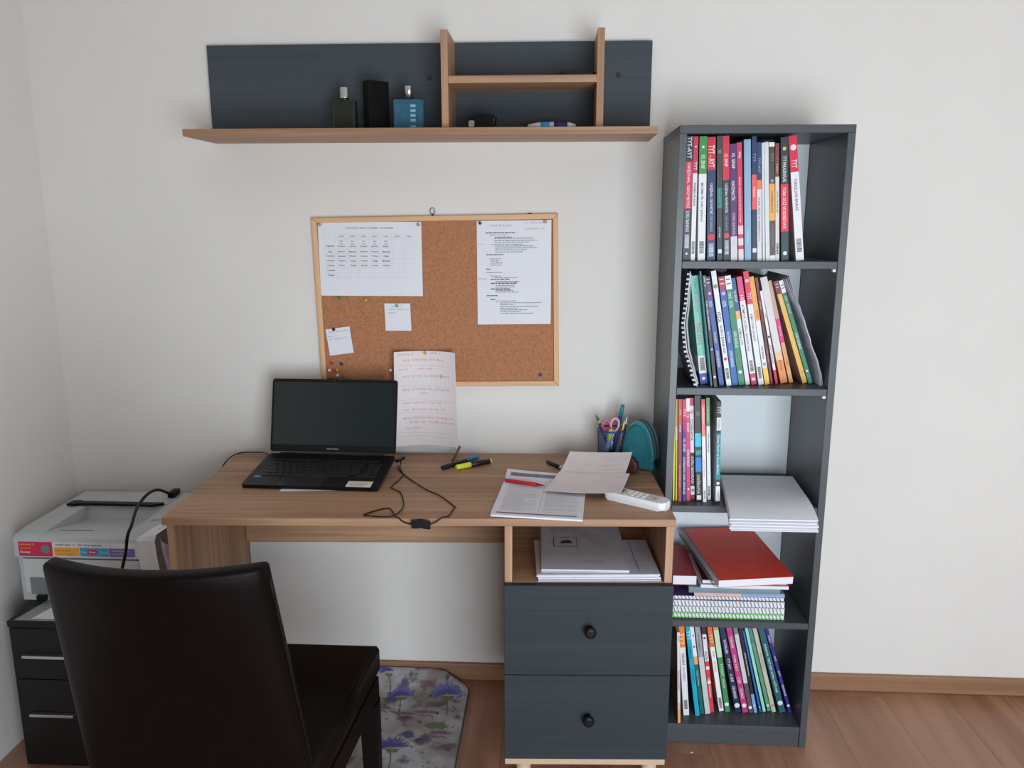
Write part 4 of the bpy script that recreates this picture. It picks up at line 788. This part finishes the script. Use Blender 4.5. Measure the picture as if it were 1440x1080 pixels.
lying('pen', 'dark brown pen lying near the wall behind the highlighter', (-.557, -.092, .754), (-.541, .006, .770), [('tip', .1, .001, .003, BLK), ('barrel', 1, .0035, .0035, col((84, 48, 42), .4))])
lying('pen', 'black pen with a silver grip half hidden under the curled sheet', (-.285, -.092, .756), (-.205, -.22, .756), [('cap', .42, .0055, .0055, BLK), ('grip', .5, .005, .005, SILVER), ('barrel', 1, .005, .0045, BLK)])
# printed test booklet
def fn(u, v):
    p = Vector((-.4325 + .2135 * u + .036 * v, -.512 - .031 * u + .312 * v))
    z = .757 + .012 * max(0, v - .8) / .2 * (1 - u * .5) * (1 if v > .8 else 0) - .003 * math.sin(PI * u) * v
    return Dw(p.x, p.y, z)
nt_ = thing('test_booklet', 'stapled printed test pages lying open on the front right of the desk', 'booklet', Dw(-.33, -.35, .7505), ws=True)
obj('top_page', sheet_bm(fn, 10, 12, .0006), PAPER, nt_)
fn2 = lambda u, v: fn(.004 + .996 * u, .003 + .985 * v) - Vector((.0, .0015, .0014))
obj('pages', sheet_bm(lambda u, v: Vector((fn2(u, v).x, fn2(u, v).y, min(fn2(u, v).z, .7555))), 8, 8, .0042), PAPER, nt_)
rr = random.Random(21); s = []
for cx in (.018, .118):
    y = .262
    while y > .03:
        if rr.random() < .16: y -= .007; continue
        s += dashes(cx, cx + rr.choice((.082, .082, .075, .05)), y, rr); y -= .0058
strokes(nt_, fn, .2135, .312, s, .0013, mat('pale_print_grey', (188, 190, 200), .8), 'print')
strokes(nt_, fn, .2135, .312, [[(.012, .286), (.06, .286), (.13, .286), (.19, .286)]], .018, mat('header_bar', (120, 123, 130), .7, .25, 90), 'header_bar')
strokes(nt_, fn, .2135, .312, [[(.012, .014), (.1, .013), (.2, .013)]], .006, MATS['header_bar'], 'footer_bar', .0007)
strokes(nt_, fn, .2135, .312, [[(.109, .03), (.109, .262)]], .0006, INKL, 'column_rule')
pz = .7622
lying('pen', 'red pen lying across the printed test pages', (-.402, -.278, pz), (-.300, -.322, pz), [('barrel', .80, .0048, .0050, col((196, 26, 48), .3)), ('tip', 1, .0045, .0012, col((170, 20, 40), .3))])
# curled handwritten sheets
def curl(x0b, y0b, x1b, y1b, x0f, y0f, x1f, y1f, lift, lo=0.0, hi=1.0, k=0.0, tip=0.0):
    def f(u, v):
        t = lo + (hi - lo) * v
        xl = x0f + (x0b - x0f) * t; yl = y0f + (y0b - y0f) * t; xr = x1f + (x1b - x1f) * t; yr = y1f + (y1b - y1f) * t
        z = .7640 + lift * t ** 2.5 + tip * u * u * (1 - t * .4) - k
        return Dw(xl + (xr - xl) * u, yl + (yr - yl) * u, z)
    return f
f1 = curl(-.2245, -.150, -.0480, -.185, -.303, -.362, -.116, -.420, .043, 0, .56, 0, .014)
o = obj('paper_sheet', sheet_bm(f1, 12, 10, .0006), PAPERW); tag(o, 'curled handwritten sheet whose front edge lies over the remote control', 'paper', 'curled sheets on the desk')
rr = random.Random(8); strokes(o, f1, .19, .12, scrawl(.12, .185, .1, .002, rr) + scrawl(.1, .16, .075, .002, rr) + scrawl(.12, .18, .055, .002, rr), .0008, mat('faint_red', (218, 176, 184), .8))
f2 = curl(-.2245, -.150, -.0575, -.185, -.303, -.362, -.1310, -.420, .043, .35, 1, .0036, .014)
o = obj('paper_sheet', sheet_bm(f2, 12, 10, .0006), PAPERW); tag(o, 'curled handwritten sheet standing up at the back, in front of the pen cup', 'paper', 'curled sheets on the desk')
strokes(o, f2, .19, .15, scrawl(.1, .18, .132, .002, rr) + scrawl(.11, .18, .118, .002, rr) + scrawl(.06, .18, .095, .002, rr) + scrawl(.1, .18, .075, .002, rr), .0008, MATS['faint_red'])
# remote control
rm = thing('remote_control', 'white air conditioner remote control with small buttons at the desk corner', 'remote', Dw(-.077, -.417, .7506), DR - .640)
bm = B(); prism(bm, rrect(.166, .047, .014), .0215, bev=.005); obj('body', bm, WHITEP, rm, smooth=False)
bm = B(); prism(bm, rrect(.110, .037, .006), .0007, Matrix.Translation((.006, 0, .0214))); obj('face_plate', bm, mat('remote_grey', (206, 206, 204), .45), rm)
bm = B(); prism(bm, rrect(.034, .030, .002, 2), .0006, Matrix.Translation((-.052, 0, .0218))); obj('display', bm, mat('lcd_grey', (112, 122, 132), .25), rm)
bm = B(); prism(bm, rrect(.014, .010, .0045), .0012, Matrix.Translation((-.024, -.010, .0220))); obj('button', bm, col((222, 190, 140)), rm, label='beige button')
for i in range(4):
    for j in range(3):
        if i == 0 and j == 0: continue
        bm = B(); prism(bm, rrect(.0085, .0055, .002, 2), .0013, Matrix.Translation((-.021 + .0145 * i, -.0105 + .0105 * j, .0220))); obj('button', bm, col((246, 246, 244)), rm)
bm = B(); box(bm, .045, .052, -.004, .004, .0220, .0224); obj('logo', bm, col((150, 152, 150)), rm)
# pen cup and what stands in it
CX, CY, CR, CZ0, CZ1 = -.1035, -.088, .0395, .7506, .8505
cup = thing('pen_cup', 'blue mesh pen cup at the back right of the desk', 'pen cup', Dw(CX, CY, CZ0))
MESHB = mat('blue_mesh', (34, 66, 128), .4, .05, 60, metal=.3)
bm = B(); nn = 44; H_ = CZ1 - CZ0
def cp(a, z, r): return (r * math.cos(a), r * math.sin(a), z)
for i in range(nn):
    for sgn in (1, -1):
        tube(bm, [cp(2 * PI * i / nn + sgn * .9 * t / 10, .003 + (H_ - .005) * t / 10, .036 + .0032 * t / 10) for t in range(11)], .00045, 3, cap=False)
obj('mesh_wall', bm, MESHB, cup, label='fine blue wire mesh wall')
bm = B(); tube(bm, [cp(2 * PI * i / 40, H_, .0395) for i in range(40)], .0022, 8, closed=True); obj('rim', bm, MESHB, cup)
bm = B(); lathe(bm, [(.037, 0), (.037, .002), (.036, .003)], 32); obj('base', bm, MESHB, cup)
def incup(name, lab, bx, by, tx, ty, tz, segs, cat='pen'): return lying(name, lab, (CX + bx, CY + by, CZ0 + .0075), (CX + tx, CY + ty, tz), segs, cat)
incup('pen', 'black and green pen leaning left in the blue pen cup', .008, .0, -.045, -.004, .893, [('barrel', .82, .0038, .0038, col((44, 54, 48), .4)), ('grip', .88, .004, .004, col((130, 180, 70), .4)), ('cap', 1, .0036, .0015, col((70, 76, 78), .35))])
incup('highlighter', 'pale blue highlighter with a lime top standing in the front of the pen cup', -.020, -.0185, -.0035, -.0235, .856, [('barrel', .66, .0068, .0068, col((120, 150, 205), .35)), ('cap', 1, .0072, .0065, col((190, 215, 80), .35))])
incup('marker', 'tall teal and navy marker leaning right in the pen cup', .004, .016, .0315, .012, .919, [('barrel', .80, .0058, .0058, col((30, 62, 112), .35)), ('cap', 1, .0062, .0055, col((36, 120, 120), .35))])
incup('pencil', 'yellow pencil with a pale tip at the right side of the pen cup', .018, .004, .0345, -.012, .880, [('barrel', .86, .0035, .0035, col((196, 176, 90), .5)), ('tip', 1, .0034, .0006, col((214, 200, 180), .6))])
incup('pen', 'slim white pen rightmost in the pen cup', .020, -.014, .0425, -.0015, .8865, [('barrel', .84, .003, .003, col((40, 44, 50), .4)), ('cap', 1, .0032, .0012, col((222, 222, 220), .4))])
sc_ = thing('scissors', 'pink handled scissors standing in the pen cup', 'scissors', Dw(CX, CY, CZ0 + .012), DR + .1)
def loop(cx, cz_, rx, rz_, tilt, th):
    P = []
    for i in range(22):
        a = 2 * PI * i / 22; x, z = rx * math.cos(a), rz_ * math.sin(a)
        P.append((cx + x * math.cos(tilt) - z * math.sin(tilt), .002, cz_ + x * math.sin(tilt) + z * math.cos(tilt)))
    bm = B(); tube(bm, P, th, 8, closed=True); return bm
obj('handle_loop', loop(-.0150, .0985, .0115, .0150, .35, .0034), col((222, 80, 140), .35), sc_, label='magenta handle loop')
obj('handle_loop', loop(.0095, .1000, .0115, .0185, -.12, .0034), col((238, 160, 190), .35), sc_, label='pale pink handle loop')
for sgn in (-1, 1):
    bm = B(); tube(bm, [(sgn * .010, .002, .084), (sgn * .004, .002, .066), (0, .002, .055)], [.0036, .0036, .003], 8); obj('handle_shank', bm, col((222, 80, 140), .35) if sgn < 0 else col((238, 160, 190), .35), sc_)
    bm = B(); prism(bm, [(-.0035, .058), (.0035, .058), (.003, .02), (.0003, .0)], .0012, Matrix.Translation((sgn * .0012, .0035 if sgn > 0 else .0020, 0)) @ Matrix(((1, 0, 0, 0), (0, 0, -1, 0), (0, 1, 0, 0), (0, 0, 0, 1)))); obj('blade', bm, SILVER, sc_)
# pencil case
pc = thing('pencil_case', 'teal half-round zipped pencil case standing against the bookcase', 'pencil case', Dw(-.026, -.124, .7507), DR - .62)
TEAL = mat('teal_fabric', (34, 124, 140), .75, .12, 60, .3, 500); TEALD = mat('teal_front_fabric', (30, 104, 116), .75, .15, 40, .3, 500)
outl = []
for i in range(25):
    a = PI * i / 24; outl.append((.048 * math.cos(a) * (1 - .10 * math.sin(a)), .028 + .106 * math.sin(a) ** .9))
outl = [(.042, 0), (.048, .006)] + outl + [(-.048, .006), (-.042, 0)]
Mv = Matrix(((1, 0, 0, 0), (0, 0, -1, .026), (0, 1, 0, 0), (0, 0, 0, 1)))
bm = B(); prism(bm, outl, .046, Mv, bev=.006); obj('body', bm, TEAL, pc)
bm = B(); prism(bm, [(x * .86, .006 + z * .89) for x, z in outl], .002, Matrix(((1, 0, 0, 0), (0, 0, -1, -.0255), (0, 1, 0, 0), (0, 0, 0, 1))), bev=.0008); obj('front_panel', bm, TEALD, pc)
arc = [Vector((x * 1.008, 0, z * 1.006)) for x, z in outl[2:-2]]
for yy, w_, m in ((-.017, .0024, mat('zip_tape', (112, 132, 138), .7)), (.0, .0028, mat('zip_teeth', (92, 84, 88), .5)), (.017, .0024, MATS['zip_tape'])):
    bm = B(); tube(bm, [p + Vector((0, yy, 0)) for p in arc], w_, 6); obj('zipper_tape' if yy else 'zipper', bm, m, pc)
bm = B(); box(bm, .0475, .0515, -.010, .004, .018, .030, .001); box(bm, .0495, .0525, -.007, .001, .006, .018, .001); obj('zipper_pull', bm, BLACKP, pc)
wl = thing('leather_pouch', 'dark brown leather pouch between the curled sheets and the pencil case', 'pouch', Dw(-.082, -.163, .7507), DR - .40)
bm = B(); prism(bm, [(-.045, 0), (.040, 0), (.047, .012), (.046, .03), (.034, .042), (-.02, .048), (-.045, .04)], .026, Matrix(((1, 0, 0, 0), (0, 0, -1, .012), (0, 1, 0, 0), (0, 0, 0, 1))), bev=.006); obj('body', bm, mat('brown_leather', (70, 40, 34), .4, .12, 40, .3, 300), wl)
bm = B(); prism(bm, [(-.040, .026), (.044, .024), (.033, .043), (-.02, .049), (-.043, .041)], .002, Matrix(((1, 0, 0, 0), (0, 0, -1, -.0135), (0, 1, 0, 0), (0, 0, 0, 1))), bev=.0007); obj('flap', bm, mat('brown_leather_flap', (88, 50, 42), .4, .12, 40, .3, 300), wl)

# ------------------------------------------------------------------ papers in the cubby
def flatstack(name, lab, x0, x1, y0, y1, z0, n, t, rz=0.0, scr=None, group=None):
    c = Dw((x0 + x1) / 2, (y0 + y1) / 2, z0); r = thing(name, lab, 'paper', c, DR + rz, group); rr = random.Random(n + int(x0 * -100)); w, d = (x1 - x0) / 2, (y1 - y0) / 2
    for i in range(n):
        a, b, e = rr.uniform(-.003, .003), rr.uniform(-.004, .003), rr.uniform(-.015, .015)
        M = Matrix.Translation((a, b, 0)) @ Matrix.Rotation(e, 4, 'Z'); bm = B(); box(bm, -w, w, -d, d, i * t, i * t + t * .93, M=M); obj('sheaf', bm, PAPER if i % 2 else mat('grey_paper', (196, 197, 206), .8), r)
    return r, plane_f((-w, -d, n * t + .0003), (2 * w, 0, 0), (0, 2 * d, 0)), 2 * w, 2 * d
CG = 'stacks of used paper in the desk cubby'
r, f, w, d = flatstack('paper_stack', 'lower wide stack of used paper in the cubby above the drawers', -.322, -.028, -.500, -.290, .5843, 5, .0035, .012, group=CG)
rr = random.Random(31); s = []
for i in range(9): s += scrawl(w - .075, w - .02, .03 + .02 * i, .003, rr)
strokes(r, f, w, d, s, .0008, BLUEI); strokes(r, f, w, d, [[(w - .048, .01), (w - .050, .2)]], .001, INK, 'ruled_line')
r, f, w, d = flatstack('paper_stack', 'upper narrow stack of sketched paper on the wide stack in the cubby', -.310, -.100, -.493, -.197, .6020, 3, .0028, -.02, group=CG)
rr = random.Random(33); s = []
for i in range(6): s += scrawl(.03, .1, .245 - .004 * i + .02 * (i % 2), .003, rr)
for y in (.04, .05, .09, .15, .21): s += scrawl(.05 + y, .15 + y * .2, y, .004, rr)
for k in range(3): s.append([(.10 + .06 * t / 8, .17 + .05 * math.sin(t / 8 * 3 + k) + .01 * k) for t in range(9)])
strokes(r, f, w, d, s, .0009, BLUEI)
strokes(r, f, w, d, [[(.035, .135), (.095, .135), (.095, .195), (.035, .195), (.035, .135)]] + [[(.05 + .001 * k, .155 + .002 * k), (.085 - .001 * k, .158 + .002 * k)] for k in range(9)], .0018, INK, 'ink_drawing')

# ------------------------------------------------------------------ cabinet under the printer
cbn = thing('drawer_cabinet', 'low black drawer cabinet with silver bar handles in the left corner', 'cabinet', (-1.19, -.27, 0), ws=True)
BKW = wood('black_wood', (11, 10, 11), (18, 16, 17), 'x', .45, 50)
part('top_panel', cbn, BKW, -1.389, -.985, -.492, -.03, .409, .4265)
part('side_panel', cbn, BKW, -1.386, -1.370, -.474, -.032, .012, .4085)
part('side_panel', cbn, BKW, -1.004, -.988, -.474, -.032, .012, .4085)
part('base_panel', cbn, BKW, -1.3695, -1.0045, -.47, -.032, .012, .03)
part('back_panel', cbn, BKW, -1.3695, -1.0045, -.044, -.0325, .0305, .4085)
for z0, z1 in ((.265, .407), (.013, .2625)):
    d_ = part('drawer', cbn, BKW, -1.386, -.988, -.491, -.4745, z0, z1)
    zh = .334 if z0 > .2 else .167
    bm = B(); box(bm, -1.352, -1.235, -.506, -.4915, zh - .004, zh + .004, .0015); obj('handle', bm, SILVER, d_, label='silver bar handle')
for xx in (-1.37, -1.02):
    for yy in (-.45, -.06): bm = B(); lathe(bm, [(.012, .0005), (.013, .0115)], 14, Matrix.Translation((xx, yy, 0))); obj('foot', bm, BLACKP, cbn)
f = plane_f((-1.372, -.486, .4275), (.26, .0, 0), (.02, .12, .0))
o = obj('folder', sheet_bm(f, 1, 1, .0007), mat('grey_folder', (150, 150, 152), .5)); tag(o, 'pale grey folder lying on the cabinet top in front of the printer', 'folder')
f = plane_f((-1.331, -.478, .4286), (.21, .004, 0), (.032, .13, .0))
o = obj('paper_sheet', sheet_bm(f, 1, 1, .0006), PAPER); tag(o, 'white sheet on the grey folder at the foot of the printer', 'paper')

# ------------------------------------------------------------------ printer
pr = thing('printer', 'pale grey laser printer with a coloured sticker strip in the left corner', 'printer', (-1.228, -.24, .4268), ws=True)
PX0, PX1, PY0, PY1, PZ0, PZ1 = -1.419, -1.041, -.392, -.04, .4272, .618
bm = B()
# body seen from the side, with the output dip in the middle of the top
box(bm, PX0, PX1, PY0 + .012, PY1, PZ0, .556, .004)
obj('lower_body', bm, GREYP, pr)
bm = B()
side = [(PY0, .5575), (PY1, .5575), (PY1, .612), (PY1 - .012, .6225), (PY0 + .06, .6205), (PY0 + .018, .6175), (PY0 + .004, .611), (PY0, .603)]
dip = [(PY0, .5575), (PY1, .5575), (PY1, .612), (PY1 - .012, .6225), (-.165, .622), (-.178, .585), (-.20, .5825), (-.335, .6135), (PY0 + .018, .6172), (PY0 + .004, .611), (PY0, .603)]
Mx = lambda x: Matrix.Translation((x, 0, 0)) @ Matrix(((0, 0, 1, 0), (1, 0, 0, 0), (0, 1, 0, 0), (0, 0, 0, 1)))
prism(bm, side, .075, Mx(PX0), bev=.003); prism(bm, dip, PX1 - PX0 - .1502, Mx(PX0 + .0751)); prism(bm, side, .075, Mx(PX1 - .075), bev=.003)
obj('top_cover', bm, GREYP, pr)
bm = B(); box(bm, -1.40, -1.062, PY0 + .0015, PY0 + .0115, PZ0 + .03, .552, .002); obj('front_door', bm, mat('printer_grey_light', (198, 202, 203), .5, .015), pr)
bm = B(); box(bm, -1.385, -1.1, PY0 + .0005, PY0 + .0012, .452, .500, .0003); obj('paper_slot', bm, mat('slot_grey', (120, 126, 130), .5), pr)
bm = B(); box(bm, -1.366, -1.34, PY0 - .012, PY0 + .0003, .438, .452, .002); obj('tray_latch', bm, BLACKP, pr)
bm = B(); prism(bm, [(-.145, -.014), (-.118, -.016), (-.115, -.008), (.10, -.009), (.10, -.016), (.135, .004), (.130, .012), (.098, .009), (-.112, .010), (-.118, .018), (-.143, .015)], .007, Matrix.Translation((-1.252, -.170, .6235)), bev=.001); obj('paper_stop', bm, BLACKP, pr, label='black folding paper stop')
bm = B(); box(bm, -1.318, -1.225, -.344, -.341, .6117, .6147); obj('output_slot', bm, BLACKP, pr)
# sticker strip on the upper front edge
SY = PY0 - .0003
def spatch(x0, x1, z0, z1, c, nm='sticker', dy=0.0, m=None):
    bm = B(); box(bm, x0, x1, SY - .0005 - dy, SY - dy, z0, z1); return obj(nm, bm, m or col(c), pr)
spatch(-1.405, -1.066, .560, .602, (226, 228, 228), 'sticker_strip')
def stext(body, x, z, L, H, c, dy=.0014): text(body, pr, frame((x, SY - dy, z), (1, 0, 0), (0, 0, 1)), L, H, col(c), 'sticker_lettering')
spatch(-1.404, -1.312, .561, .6015, (206, 40, 84), dy=.0006)
stext('Compact &', -1.380, .594, .042, .0075, (240, 190, 60)); stext('Stylish', -1.384, .583, .032, .0075, (240, 150, 50)); stext('Design', -1.386, .572, .028, .0075, (240, 235, 235))
bm = B(); lathe(bm, [(.0125, 0), (.0125, .0006)], 20, frame((-1.331, SY - .0008, .5815), (1, 0, 0), (0, 0, 1))); obj('sticker', bm, col((110, 130, 130)), pr)
stext('small size  >  for tiny spaces', -1.240, .5945, .125, .0085, (120, 122, 128))
spatch(-1.308, -1.240, .5635, .587, (236, 168, 60), dy=.0006); stext('Save energy', -1.283, .578, .04, .006, (200, 110, 30)); stext('with one touch', -1.281, .569, .044, .005, (206, 120, 40))
spatch(-1.2375, -1.161, .5635, .587, (70, 160, 206), dy=.0006); bm = B(); prism(bm, rrect(.026, .014, .006), .0006, frame((-1.204, SY - .0008, .5755), (1, 0, 0), (0, 0, 1))); obj('sticker', bm, col((206, 44, 70)), pr)
stext('Stop', -1.204, .5755, .017, .007, (245, 240, 240), .0018); stext('One', -1.227, .5755, .014, .006, (190, 225, 240)); stext('Touch', -1.174, .5755, .02, .006, (190, 225, 240))
spatch(-1.1585, -1.090, .5635, .587, (126, 104, 176), dy=.0006); stext('Manual Duplex', -1.128, .580, .046, .006, (225, 215, 240)); stext('Quick Print', -1.132, .571, .036, .005, (215, 205, 235))
text('SAMSUNG', pr, frame((-1.254, PY0 + .0012, .5425), (1, 0, 0), (0, 0, 1)), .042, .0065, col((70, 84, 110)), 'lettering')
text('2014', pr, frame((-1.088, -.275, .6232), (1, 0, 0), (0, 1, 0)), .020, .012, col((200, 70, 70)), 'lettering')
# sheets hanging over the printer's right front corner
def fp(u, v):
    if v < .52:
        t = v / .52; return Vector((-1.066 + .05 * u - .012 * t - .0 * u, -.4035 - .004 * math.sin(3 * t), .500 + .1185 * t))
    t = (v - .52) / .48; return Vector((-1.078 + .050 * u + .062 * t, -.4035 + .135 * t, .6185 + .008 * math.sin(PI * t) + .014 * t + .010 * u))
o = obj('paper_sheet', sheet_bm(lambda u, v: fp(u, v), 4, 24, .0006), PAPER); tag(o, 'curled white sheet draped over the right front corner of the printer', 'paper')
rr = random.Random(4); strokes(o, fp, .05, .30, [[(.030 + .004 * math.sin(i), .19 + .09 * i / 12) for i in range(13)], [(.02 + .003 * math.sin(i * 2), .22 + .05 * i / 12) for i in range(13)]], .003, INKL, 'print')
def fp2(u, v): return Vector((-1.019 + .050 * u + .006 * math.sin(5 * v), -.385 - .022 * math.sin(PI * u), .47 + .150 * v - .02 * u))
o = obj('plastic_sleeve', sheet_bm(fp2, 8, 6, .0006), mat('purple_plastic', (186, 170, 196), .3, .1, 20, trans=.25)); tag(o, 'purplish clear plastic sleeve between the printer and the desk side', 'sleeve')
uc = thing('printer_cable', 'black cable arching over the printer and down behind the chair', 'cable', (-1.1, -.3, .4268), ws=True)
bm = B(); tube(bm, smooth_pts([(-1.128, -.10, .632), (-1.131, -.13, .652), (-1.131, -.165, .670), (-1.129, -.20, .679), (-1.1285, -.235, .680), (-1.127, -.27, .674), (-1.115, -.32, .669), (-1.101, -.36, .664), (-1.087, -.40, .656), (-1.083, -.43, .640), (-1.090, -.438, .591), (-1.111, -.44, .522), (-1.118, -.455, .475), (-1.125, -.485, .450), (-1.13, -.514, .42), (-1.13, -.524, .3), (-1.12, -.524, .2), (-1.10, -.52, .03), (-1.02, -.53, .0045), (-.95, -.45, .0045)]), .0042, 8); obj('cord', bm, BLACKP, uc)
bm = B(); box(bm, -1.138, -1.118, -.105, -.062, .6238, .640, .002); obj('plug', bm, BLACKP, uc)

# ------------------------------------------------------------------ rug
RX0, RX1, RY0, RY1 = -.885, -.2525, -1.15, -.020
def rug_f(u, v):
    y = RY0 + (RY1 - RY0) * v; R = .075; dd = max(0, y - (RY1 - R)); xr = RX1 - (R - math.sqrt(max(0, R * R - dd * dd)))
    x = RX0 + (xr - RX0) * u; t = max(0, (y + .12) / .10); z = .0085 + .034 * t * t * (3 - 2 * min(1, t)) * (1 if u < .93 else 1 - (u - .93) / .07)
    return Vector((x, y, z))
rug = obj('rug', sheet_bm(rug_f, 44, 90, .0078), rug_mat(), smooth=False); tag(rug, 'pale grey rug printed with violet cornflowers under the desk', 'rug')
W_, H_r = RX1 - RX0, RY1 - RY0
edge = [rug_f(1, i / 120) for i in range(0, 121)] + [rug_f(1 - i / 20, 1) for i in range(1, 21)]
bm = B(); tube(bm, [p + Vector((.0, 0, -.004)) for p in edge], .0042, 6); obj('binding', bm, mat('olive_binding', (74, 72, 58), .8), rug)
def petals(cx, cy, R, n, rnd, a0=0, a1=2 * PI, sq=.6):
    out = []
    for i in range(n):
        a = a0 + (a1 - a0) * (i + rnd.uniform(-.3, .3)) / n; L = R * rnd.uniform(.65, 1); ln = []
        for k in range(5): t = k / 4; ln.append((cx + math.cos(a + .2 * t) * L * (.12 + .88 * t), cy + math.sin(a + .2 * t) * L * (.12 + .88 * t) * sq))
        out.append(ln)
    return out
VI = mat('violet_print', (104, 98, 158), .95); VI2 = mat('deep_violet_print', (82, 76, 128), .95); GRN = mat('olive_print', (104, 116, 78), .95); STM = mat('dark_stem_print', (74, 76, 74), .95); PLM = mat('plum_print', (128, 92, 112), .95)
rr = random.Random(12); v1 = []; v2 = []; g_ = []; st = []; pl = []
def R2(x, y): return (x - RX0, y - RY0)
for x, y, R in ((-.315, -.105, .052), (-.455, -.118, .046), (-.50, -.035, .03), (-.435, -.36, .05), (-.52, -.26, .035), (-.60, -.16, .05), (-.68, -.33, .05), (-.34, -.52, .05), (-.55, -.5, .05), (-.75, -.12, .045), (-.72, -.56, .05), (-.4, -.7, .05), (-.6, -.75, .05)):
    cx, cy = R2(x, y); v1 += petals(cx, cy, R, 34, rr, -.3, PI + .6, .8); v2 += petals(cx, cy - .004, R * .7, 22, rr, .2, PI * 1.1, .7); g_ += petals(cx + .004, cy - .014, R * .42, 14, rr, PI, 2 * PI, .9)
    st.append([(cx + .003 * i + .002 * math.sin(i), cy - .02 - .018 * i) for i in range(6)])
for x, y in ((-.36, -.205), (-.42, -.215), (-.31, -.30), (-.5, -.19), (-.64, -.25)):
    cx, cy = R2(x, y); pl += petals(cx, cy, .035, 20, rr, 0, PI, .35); st.append([(cx - .02 + .008 * i, cy - .01 - .004 * (i % 3)) for i in range(6)])
cx, cy = R2(-.325, -.265); g_ += petals(cx, cy, .04, 22, rr, 0, 2 * PI, .5)
for nm_, L_, w_, m_, of in (('printed_stems', st, .0026, STM, .0006), ('printed_leaves', g_, .004, GRN, .0008), ('printed_flowers', v1, .0042, VI, .0010), ('printed_flowers', v2, .0042, VI2, .0012), ('printed_flowers', pl, .004, PLM, .0010)):
    strokes(rug, rug_f, W_, H_r, L_, w_, m_, nm_, of)

# ------------------------------------------------------------------ chair
ch = thing('dining_chair', 'dark brown leather chair with a curved back pushed towards the desk', 'chair', (-.637, -.85, 0), ws=True)
CHX = -.6275
def back_f(s, t):
    """s -1..1 across, t 0..1 up; rear face of the backrest"""
    hwid = .2085 - .0310 * t; z = .36 + .542 * t; y = -1.050 - .118 * t - .045 * (1 - s * s) * (.35 + .65 * t)
    return Vector((CHX + .002 * t + hwid * s, y, z))
bm = B(); NS, NT = 16, 20; F = []; Rr = []
for i in range(NS + 1):
    F.append([]); Rr.append([])
    for j in range(NT + 1):
        s, t = -1 + 2 * i / NS, j / NT; p = back_f(s, t)
        edge_ = min(1, (1 - abs(s)) * 8, (1 - t) * 14, 1)
        puff = .004 * math.sqrt(max(0, edge_))
        Rr[i].append(bm.verts.new(p - Vector((0, puff, 0)))); F[i].append(bm.verts.new(p + Vector((0, .038 + puff, .004 * 0))))
for i in range(NS):
    for j in range(NT):
        bm.faces.new((Rr[i][j], Rr[i + 1][j], Rr[i + 1][j + 1], Rr[i][j + 1])); bm.faces.new((F[i][j], F[i][j + 1], F[i + 1][j + 1], F[i + 1][j]))
for i in range(NS):
    for j in (0, NT): bm.faces.new((Rr[i][j], F[i][j], F[i + 1][j], Rr[i + 1][j]))
for j in range(NT):
    for i in (0, NS): bm.faces.new((Rr[i][j], Rr[i][j + 1], F[i][j + 1], F[i][j]))
bmesh.ops.recalc_face_normals(bm, faces=bm.faces[:])
sharp = [e for e in bm.edges if len(e.link_faces) == 2 and e.calc_face_angle(0) > .9]
bmesh.ops.bevel(bm, geom=sharp, offset=.009, segments=3, profile=.5, affect='EDGES', clamp_overlap=True)
obj('backrest', bm, LEATHER, ch, smooth=True)
for sx in (-1, 1):
    bm = B(); tube(bm, [back_f(sx, j / 20) + Vector((.0005 * sx, .019, 0)) for j in range(20)], .0022, 6); obj('seam_piping', bm, mat('leather_piping', (20, 14, 13), .5, spec=.15), ch)
SZ0, SZ1 = .395, .474
bm = B(); prism(bm, [(CHX - .232, -.632), (CHX + .232, -.632), (CHX + .207, -1.045), (CHX - .207, -1.045)], SZ1 - SZ0, Matrix.Translation((0, 0, SZ0)), bev=.016); obj('seat', bm, LEATHER, ch, smooth=True)
bm = B(); prism(bm, [(CHX - .2295, -.637), (CHX + .2295, -.637), (CHX + .205, -1.042), (CHX - .205, -1.042)], .055, Matrix.Translation((0, 0, .3395)), bev=.003); obj('seat_frame', bm, LEATHER, ch)
def leg(x, y, x2, y2, zt, zb, a, b_):
    bm = B(); bmv = []
    for z, xx, yy, h in ((zt, x, y, a), (zb, x2, y2, b_)): bmv.append([bm.verts.new((xx + sx * h, yy + sy * h, z)) for sx, sy in ((-1, -1), (1, -1), (1, 1), (-1, 1))])
    A_, B_ = bmv
    bm.faces.new(A_); bm.faces.new(B_[::-1])
    for i in range(4): bm.faces.new((A_[i], B_[i], B_[(i + 1) % 4], A_[(i + 1) % 4]))
    obj('leg', bm, mat('dark_leg', (15, 11, 11), .5, .1, spec=.12), ch)
for sx in (-1, 1):
    leg(CHX + sx * .2105, -.655, CHX + sx * .2135, -.652, .3390, .0098, .0205, .0155)
    leg(CHX + sx * .185, -1.02, CHX + sx * .188, -1.08, .3390, .0098, .0205, .0155)

# a small pale scrap on the floor in front of the bookcase
o_ = B(); box(o_, .385, .393, -.335, -.331, .0006, .0014, .0003, 1); so = obj('paper_scrap', o_, PAPER); tag(so, 'tiny pale paper scrap on the floor in front of the bookcase', 'scrap')
